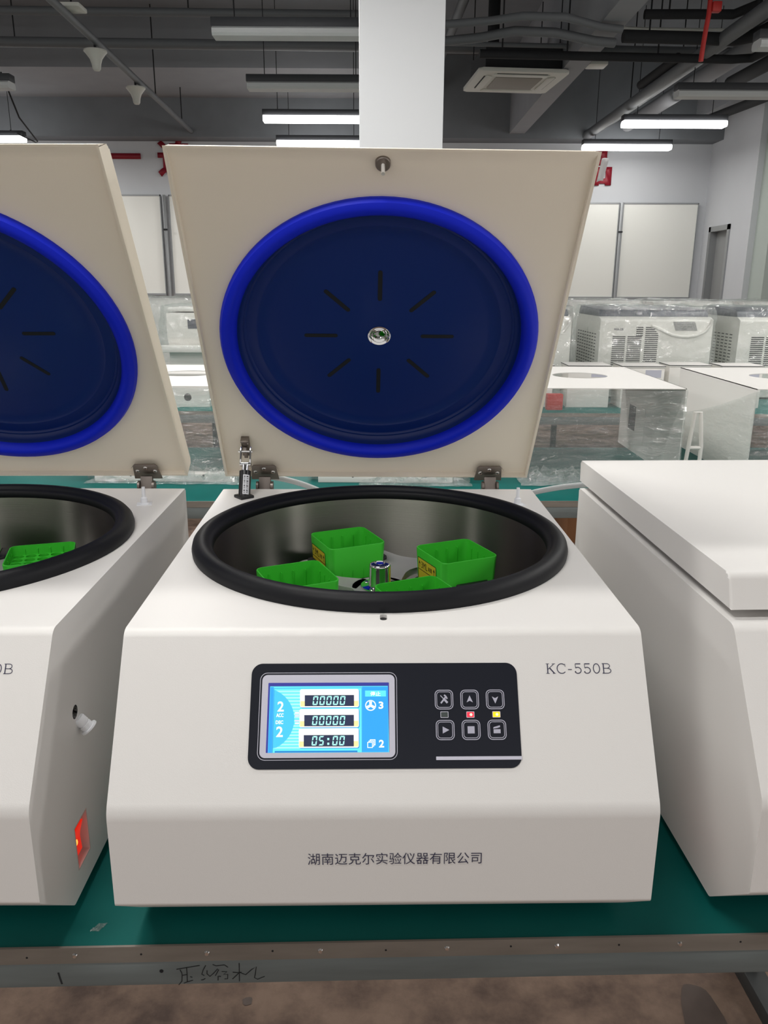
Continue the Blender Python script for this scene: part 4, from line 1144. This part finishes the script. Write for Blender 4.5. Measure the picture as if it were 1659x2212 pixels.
def make_big(label, x0, lettered=True):
    w = 0.385
    root = empty('refrigerated_centrifuge', label, 'machine', (x0 + w, 5.62, TABLE_Z), 0, 'plastic covered machines with louvres')
    fz = 0.555
    prof = fillet([(0.0, 0.01), (0.0, fz - 0.02), (0.05, fz), (0.70, fz), (0.70, 0.01)], [0.004, 0.012, 0.02, 0.01, 0.004], 4)
    MB().prism(prof, -w, w, YZ2, bev=0.008, seg=3).build('cabinet', CABW, root)
    prof = fillet([(0.075, fz), (0.10, fz + 0.045), (0.66, fz + 0.060), (0.69, fz)], [0.004, 0.02, 0.02, 0.004], 4)
    MB().prism(prof, -w + 0.01, w - 0.01, YZ2, bev=0.006).build('top_cover', GREYL, root, label='slate grey top cover')
    def q(X, Y): return (-w + (X / 3.463 - 120) * 0.00314, fz - (Y / 3.463 - 45) * 0.00311)
    FM = frame((0, -0.0012, 0), (1, 0, 0), (0, 0, 1))
    for (X0, X1, Y0, Y1) in ((515, 612, 300, 512), (628, 735, 300, 512), (690, 742, 230, 300), (760, 860, 230, 512)):
        mb = MB(); y = Y0
        while y < Y1:
            a = q(X0, y); b = q(X1 if not (X0 == 760 and y < 280) else X0 + 55 + (y - 230) * 0.9, y + 8)
            mb.poly([(a[0], b[1]), (b[0], b[1]), (b[0], a[1]), (a[0], a[1])], 0, FM); y += 15
        mb.build('front_louver', SLOT, root, smooth=0, recalc=False, label='dark louvre slots')
    mb = MB()
    for i in range(8):
        for k in range(16):
            y = 0.10 + i * 0.07; z = 0.10 + k * 0.022
            mb.box(-w - 0.0008, -w, y, y + 0.045, z, z + 0.007)
    mb.build('side_louver', SLOT, root, smooth=0, label='dark side louvre slots')
    a = q(962, 190); b = q(1140, 256)
    mb = MB(); mb.poly([(a[0] + 0.02, b[1]), (b[0] + 0.01, b[1]), (b[0] - 0.012, a[1]), (a[0], a[1])], 0, FM)
    mb.build('display', FOIL, root, smooth=0, recalc=False, label='foil covered display')
    pts = [q(*p) for p in ((800, 222), (850, 238), (900, 262), (960, 288), (1020, 300), (1080, 303), (1150, 292), (1210, 262), (1245, 210), (1255, 172))]
    mb = MB(); mb.tube([(p[0], -0.002, p[1]) for p in pts], 0.011, 8)
    mb.build('front_ridge', CABW, root, smooth=60)
    if lettered:
        a = q(522, 256)
        MB().mesh_data(text_mesh('HGA-22R', 0.064, 0.015, 0.012), FM @ T((a[0], a[1], 0.0003))).build('model_lettering', INK, root, smooth=0, recalc=False)
    dust_cover(root, w + 0.005, -0.012, 0.70, 0.03, fz + 0.06, x0 * 5, 0.045)
    return root
make_big('plastic covered white machine with three louvre columns, fully visible right of the middle lid', 1.473)
make_big('plastic covered white machine half hidden behind the right side of the middle lid', 0.505, False)
make_big('plastic covered white louvred machine cut by the right edge of the photo', 2.425, False)
# the low white machine with a dark display in the gap between the open lids
r2 = empty('benchtop_machine', 'plastic covered white machine with a blue grey display in the gap between the open lids', 'machine', (-1.12, 5.60, TABLE_Z))
MB().prism(fillet([(0.03, 0.0), (0.03, 0.36), (0.0, 0.40), (0.0, 0.565), (0.6, 0.575), (0.6, 0.0)], [0, 0.01, 0.008, 0.004, 0.004, 0], 3), -0.37, 0.37, YZ2, bev=0.006).build('cabinet', CABW, r2)
MB().box(-0.36, 0.37, 0.01, 0.58, 0.575, 0.60, bev=0.006).build('top_cover', SHEETW, r2)
MB().box(-0.225, 0.10, -0.002, 0.0, 0.462, 0.525).build('display', DARKSCR, r2, label='blue grey display')
MB().box(-0.42, 0.40, -0.05, 0.03, 0.305, 0.350, bev=0.004).build('front_ledge', SHEETW, r2)
dust_cover(r2, 0.385, -0.06, 0.60, 0.33, 0.61, 3.7, 0.03)
# farthest row
for i, (x0, x1, lab) in enumerate(((-2.45, -1.62, 'low covered machine far behind, in the gap between the open lids'), (0.78, 1.55, 'film covered machine in the farthest row beside the middle lid'), (1.58, 2.24, 'film covered grey machine in the farthest row above the louvred one'), (2.28, 3.02, 'film covered grey machine in the farthest row, right of its twin'), (3.06, 3.80, 'film covered grey machine in the farthest row at the right edge'))):
    r = empty('covered_machine', lab, 'machine', ((x0 + x1) / 2, 7.05, TABLE_Z), 0, 'covered machines in the farthest row')
    w = (x1 - x0) / 2 - 0.03
    MB().prism(fillet([(0.0, 0.0), (0.0, 0.52), (0.08, 0.625), (0.7, 0.625), (0.7, 0.0)], [0, 0.02, 0.03, 0.01, 0], 4), -w, w, YZ2, bev=0.01).build('cabinet', SHEETW, r)
    MB().box(-w * 0.55, -w * 0.02, -0.003, 0.0, 0.46, 0.515).build('display', DARKSCR, r)
    dust_cover(r, w - 0.02, 0.005, 0.70, 0.1, 0.635, 2.0 + i * 3.1, 0.012)

# ------------------------------------------------------------------ whiteboards and letters on the back wall
def whiteboard(label, x0, x1, z0, z1, y=12.545):
    root = empty('whiteboard', label, 'whiteboard', ((x0 + x1) / 2, y, z0), 0, 'whiteboards on the back wall')
    w = (x1 - x0) / 2; h = z1 - z0
    MB().box(-w, w, 0.005, 0.03, 0, h).build('board_face', BOARD, root)
    mb = MB()
    mb.box(-w - 0.012, -w, -0.004, 0.03, -0.02, h + 0.02); mb.box(w, w + 0.012, -0.004, 0.03, -0.02, h + 0.02)
    mb.box(-w - 0.012, w + 0.012, -0.004, 0.03, h, h + 0.02); mb.box(-w - 0.012, w + 0.012, -0.012, 0.03, -0.03, 0.0)
    mb.build('board_frame', BOARDF, root)
whiteboard('large whiteboard on the back wall next to the grey door', 3.50, 4.585, 1.325, 2.64)
whiteboard('whiteboard on the back wall partly hidden by the right edge of the middle lid', 2.34, 3.425, 1.325, 2.64)
whiteboard('whiteboard on the back wall at the left side of the gap between the open lids', -4.40, -3.315, 1.34, 2.715)
whiteboard('whiteboard on the back wall partly hidden by the left edge of the middle lid', -3.17, -2.09, 1.34, 2.715)
for x, z1, lab in ((-3.243, 2.73, 'silver upright post between the two left whiteboards'), (3.4625, 2.65, 'silver upright post between the two right whiteboards')):
    p = MB().box(x - 0.022, x + 0.022, 12.50, 12.54, 0.0, z1, bev=0.004).build('board_post', BOARDF)
    tag(p, lab, 'post')
    MB().box(x - 0.03, x + 0.03, 12.485, 12.50, 2.24, 2.26).build('post_clip', SLOT, p)
def letter(ch, x0, z0, wd, ht, lab):
    me = text_mesh(ch, wd, ht, 0.035)
    mb = MB(); mb.mesh_data(me)
    r = bmesh.ops.extrude_face_region(mb.bm, geom=mb.bm.faces[:])
    for v in [g for g in r['geom'] if isinstance(g, bmesh.types.BMVert)]: v.co.z += 0.025
    o = mb.build('wall_letter', REDL, None, frame((x0, 12.598, z0), (1, 0, 0), (0, 0, 1)), smooth=0)
    tag(o, lab, 'letter', 'red letters on the back wall')
letter('一', -4.06, 3.22, 0.50, 0.075, 'red one-stroke character on the back wall between the open lids')
letter('追', -3.315, 2.985, 0.52, 0.50, 'red character on the back wall cut by the left edge of the middle lid')
letter('品', 2.76, 2.895, 0.53, 0.47, 'red character on the back wall peeping out behind the right edge of the middle lid')

# ------------------------------------------------------------------ ceiling services
ac = empty('ceiling_air_conditioner', 'white square air conditioner cassette under the ceiling right of the pillar', 'air conditioner', (1.300, 9.057, 3.475), math.radians(5.2))
ac.scale = (0.938, 0.938, 0.938)
MB().prism(rrect(-0.475, 0.475, -0.475, 0.475, 0.04, 5), 0.0, 0.035, bev=0.012, seg=3).build('cassette_panel', ACW, ac)
MB().box(-0.40, 0.40, -0.40, 0.40, 0.035, 0.27).build('cassette_case', PIPED, ac)
MB().prism(rrect(-0.25, 0.25, -0.25, 0.25, 0.01, 3), -0.012, 0.0, bev=0.004).build('intake_grille', ACG, ac)
for k in range(4):
    vn = MB().prism(fillet([(-0.30, -0.37), (0.30, -0.37), (0.27, -0.30), (-0.27, -0.30)], [0.01] * 4, 3), -0.014, -0.001, RZ(90 * k), bev=0.003).build('air_vane', ACW, ac)
    MB().prism(fillet([(-0.27, -0.385), (0.27, -0.385), (0.27, -0.372), (-0.27, -0.372)], [0.004] * 4, 2), -0.003, 0.001, RZ(90 * k)).build('vane_gap', SLOT, vn)
for sx in (-0.38, 0.38):
    for sy in (-0.38, 0.38):
        MB().rod((sx, sy, 0.3), (sx, sy, 0.9), 0.006, 6).build('hanging_rod', PIPED, ac)
def bell(x, y, z, lab):
    r = empty('ceiling_antenna', lab, 'antenna', (x, y, z), 0, 'white bell shaped antennas')
    MB().lathe([(0, 0.0), (0.10, 0.0), (0.102, -0.012), (0.085, -0.03), (0.055, -0.07), (0.042, -0.11), (0.036, -0.15), (0.026, -0.165), (0, -0.168)], 32).build('antenna_bell', ACW, r, smooth=50)
    MB().rod((0, 0, 0), (0, 0, 0.07), 0.012, 8).build('antenna_stem', PIPED, r)
bell(-2.615, 8.05, 3.50, 'white bell shaped antenna hanging from the slanting pipe, the nearer of the pair')
bell(-2.675, 9.46, 3.50, 'white bell shaped antenna hanging from the slanting pipe, the farther of the pair')
def pipe(name, lab, pts, r, m, cat='pipe', hang=(), group=None, flat_=1.0):
    o = MB().tube(pts, r, 14, None, 0, flat_).build(name, m, smooth=60)
    tag(o, lab, cat, group)
    for h in hang:
        MB().rod(h, (h[0], h[1], 4.5), 0.007, 6).build('hanging_rod', PIPED, o)
    return o
pipe('ceiling_pipe', 'thin grey pipe slanting away under the ceiling at the upper left', [(-2.46, 4.0, 3.575), (-2.60, 8.0, 3.57), (-2.715, 12.2, 3.53)], 0.032, PIPEG, hang=((-2.57, 7.1, 3.58), (-2.66, 10.2, 3.57), (-2.70, 11.6, 3.55)))
pipe('ceiling_pipe', 'long grey pipe running across the ceiling left and right of the pillar', [(-7, 9.35, 3.92), (0, 9.55, 3.92), (4.25, 9.72, 3.92)], 0.05, PIPEG, hang=((-3.9, 9.44, 3.95), (-1.6, 9.5, 3.95), (3.2, 9.68, 3.95)))
for i, (y, z, r) in enumerate(((9.2, 4.12, 0.04), (8.75, 4.18, 0.035), (8.25, 4.22, 0.03), (7.8, 4.26, 0.03))):
    pipe('ceiling_pipe', ('grey pipe across the upper left ceiling just above the long one', 'grey pipe across the upper left ceiling, second above the long one', 'thin grey pipe across the upper left ceiling, third above the long one', 'thin grey pipe across the very top of the left ceiling')[i], [(-7, y - 0.15, z), (0.2, y, z)], r, PIPEG, hang=((-4.6, y - 0.1, z), (-2.0, y - 0.05, z)))
pipe('insulated_pipe', 'black insulated pipe across the ceiling above the air conditioner', [(0.82, 7.89, 3.45), (1.91, 7.96, 3.45), (3.10, 8.03, 3.45), (3.26, 7.98, 3.45), (3.30, 7.6, 3.45)], 0.036, PIPED, hang=((1.02, 7.9, 3.45), (1.6, 7.94, 3.45), (2.42, 7.99, 3.45)))
pipe('insulated_pipe', 'thick black insulated pipe at the upper right crossing behind the red pipe', [(1.98, 7.54, 3.5), (2.59, 7.58, 3.5), (2.95, 7.62, 3.5), (3.06, 7.5, 3.5), (3.10, 7.2, 3.5)], 0.05, PIPED, hang=((2.2, 7.55, 3.5),))
pipe('insulated_pipe', 'upper black insulated pipe at the upper right near the frame edge', [(2.1, 7.39, 3.62), (2.51, 7.38, 3.62), (2.82, 7.38, 3.62), (2.92, 7.12, 3.62)], 0.036, PIPED, hang=((2.3, 7.39, 3.62),))
pipe('ceiling_pipe', 'pale thin pipe between the two black pipes at the upper right', [(1.71, 7.68, 3.61), (2.24, 7.74, 3.61), (3.07, 7.76, 3.61)], 0.012, ACW)
pipe('ceiling_pipe', 'grey conduit running just above the lowest black pipe', [(0.54, 8.32, 3.64), (1.60, 8.38, 3.64), (1.70, 8.39, 3.64)], 0.02, PIPEG)
pipe('flexible_duct', 'grey flexible duct arching over the air conditioner', [(0.39, 7.25, 3.5), (0.5, 7.24, 3.5), (0.82, 7.15, 3.5), (1.06, 7.03, 3.5), (1.39, 7.05, 3.5), (1.72, 7.22, 3.48), (1.89, 7.24, 3.47)], 0.030, PIPEG)
pipe('flexible_duct', 'lower grey flexible duct arching over the air conditioner', [(0.41, 7.62, 3.47), (0.51, 7.59, 3.47), (0.79, 7.48, 3.47), (1.03, 7.3, 3.47), (1.37, 7.34, 3.47), (1.72, 7.45, 3.44), (1.90, 7.5, 3.44)], 0.036, PIPEG)
pipe('ceiling_pipe', 'grey pipe slanting down from the top beside the pillar', [(0.95, 6.0, 4.30), (0.78, 9.2, 4.26), (0.55, 12.2, 4.0)], 0.05, PIPEG)
pipe('ceiling_strut', 'black upright hanger above the air conditioner', [(1.16, 9.75, 4.5), (1.16, 9.75, 3.88)], 0.06, PIPED, 'hanger')
pipe('ceiling_pipe', 'long pipe running away along the ceiling towards the right lamps', [(2.90, 3.0, 3.50), (2.83, 9.0, 3.50), (2.80, 12.2, 3.50)], 0.06, PIPEG, hang=((2.86, 7.0, 3.5), (2.82, 10.2, 3.5)))
pipe('ceiling_pipe', 'second long pipe running away beside the first one at the upper right', [(3.10, 3.0, 3.60), (3.03, 9.0, 3.60), (2.99, 12.2, 3.60)], 0.05, PIPEG)
pipe('insulated_pipe', 'black insulated length lying on the pipes at the upper right', [(2.78, 9.7, 3.60), (2.80, 8.6, 3.60)], 0.045, PIPED)
pipe('insulated_pipe', 'black insulated pipe running away at the far upper right', [(4.05, 4.0, 3.62), (3.78, 8.0, 3.60), (3.72, 9.6, 3.60)], 0.07, PIPED, hang=((3.78, 8.0, 3.6),))
pipe('ceiling_duct', 'grey duct running away above the right lamps', [(3.42, 5.0, 3.66), (3.36, 9.0, 3.62), (3.33, 12.1, 3.62)], 0.085, CEILM, 'duct')
pipe('insulated_pipe', 'black bundle under the ceiling near the upper right corner of the back wall', [(4.55, 7.5, 3.62), (4.35, 10.2, 3.58), (4.15, 11.4, 3.56)], 0.055, PIPED)
pipe('sprinkler_pipe', 'red drop pipe hanging from the ceiling at the upper right', [(2.455, 6.9, 4.45), (2.45, 6.9, 3.48), (2.44, 6.9, 3.39), (2.43, 6.9, 3.26), (2.425, 6.9, 3.16)], 0.018, REDP)
mb = MB().box(-0.035, 0.035, -0.03, 0.03, -0.035, 0.035, bev=0.008); tag(mb.build('pipe_valve', REDP, None, T((2.50, 6.9, 3.53))), 'red valve box on the drop pipe at the top right', 'valve')
for x, y, z, lab in ((-2.53, 7.29, 3.60, 'small white square panel under the ceiling near the top left corner'), (2.105, 8.95, 3.60, 'small white square panel under the ceiling right of the air conditioner')):
    r = empty('ceiling_panel', lab, 'panel', (x, y, z), 0, 'small white ceiling panels')
    MB().prism(rrect(-0.095, 0.095, -0.10, 0.10, 0.02, 4), 0, 0.03, bev=0.006).build('panel_plate', ACW, r)
    MB().rod((0, 0, 0.03), (0, 0, 0.9), 0.008, 6).build('hanging_rod', PIPED, r)
make_lamp((-4.15, 8.43, ZL), False, label='unlit batten lamp whose white end shows at the left frame edge')
pipe('power_cable', 'thin black cable hanging down at the left edge onto the glowing lamp', [(-3.68, 8.5, 3.42), (-3.72, 8.9, 3.10), (-4.0, 10.0, 3.05), (-4.5, 11.2, 3.22), (-4.9, 11.4, 3.395)], 0.008, PIPED, 'cable')
pipe('sprinkler_pipe', 'red pipe end at the upper left corner', [(-2.80, 7.0, 3.72), (-2.62, 7.0, 3.72)], 0.035, REDP)

# ------------------------------------------------------------------ stains on the concrete under the first bench
def stain(cx, cy, rx, ry, seed, lab):
    mb = MB()
    mb.poly([(cx + rx * (1 + 0.35 * noise.noise(Vector((math.cos(t * PI / 16) * 1.5 + seed, math.sin(t * PI / 16) * 1.5, seed)))) * math.cos(t * PI / 16), cy + ry * (1 + 0.35 * noise.noise(Vector((math.cos(t * PI / 16) * 1.5 + seed, math.sin(t * PI / 16) * 1.5, seed + 4)))) * math.sin(t * PI / 16)) for t in range(32)], 0.0008)
    o = mb.build('floor_stain', STAIN, smooth=0, recalc=False)
    tag(o, lab, 'stain', None)
stain(0.69, 1.33, 0.045, 0.10, 1.0, 'dark oil stain on the floor at the lower right, left of the bench leg')
stain(-0.29, 1.38, 0.012, 0.010, 4.0, 'small dark spot on the floor at the lower left')

# a scrap of film left on the front bench
def scrap(u, v):
    x, y = -0.012 + 0.024 * u + 0.016 * v, -0.012 + 0.028 * v
    return Vector((x + noise.noise(Vector((u * 4, v * 5, 1))) * 0.003, y, 0.0012 + abs(noise.noise(Vector((u * 5, v * 4, 2)))) * 0.007))
mb = MB(); mb.grid(scrap, 14, 14)
tag(mb.build('film_scrap', FILMC, None, T((-0.352, 0.807, TABLE_Z)) @ Matrix.Scale(0.45, 4), smooth=0, recalc=False), 'small crumpled scrap of clear film on the teal mat between the left and middle machines', 'scrap')
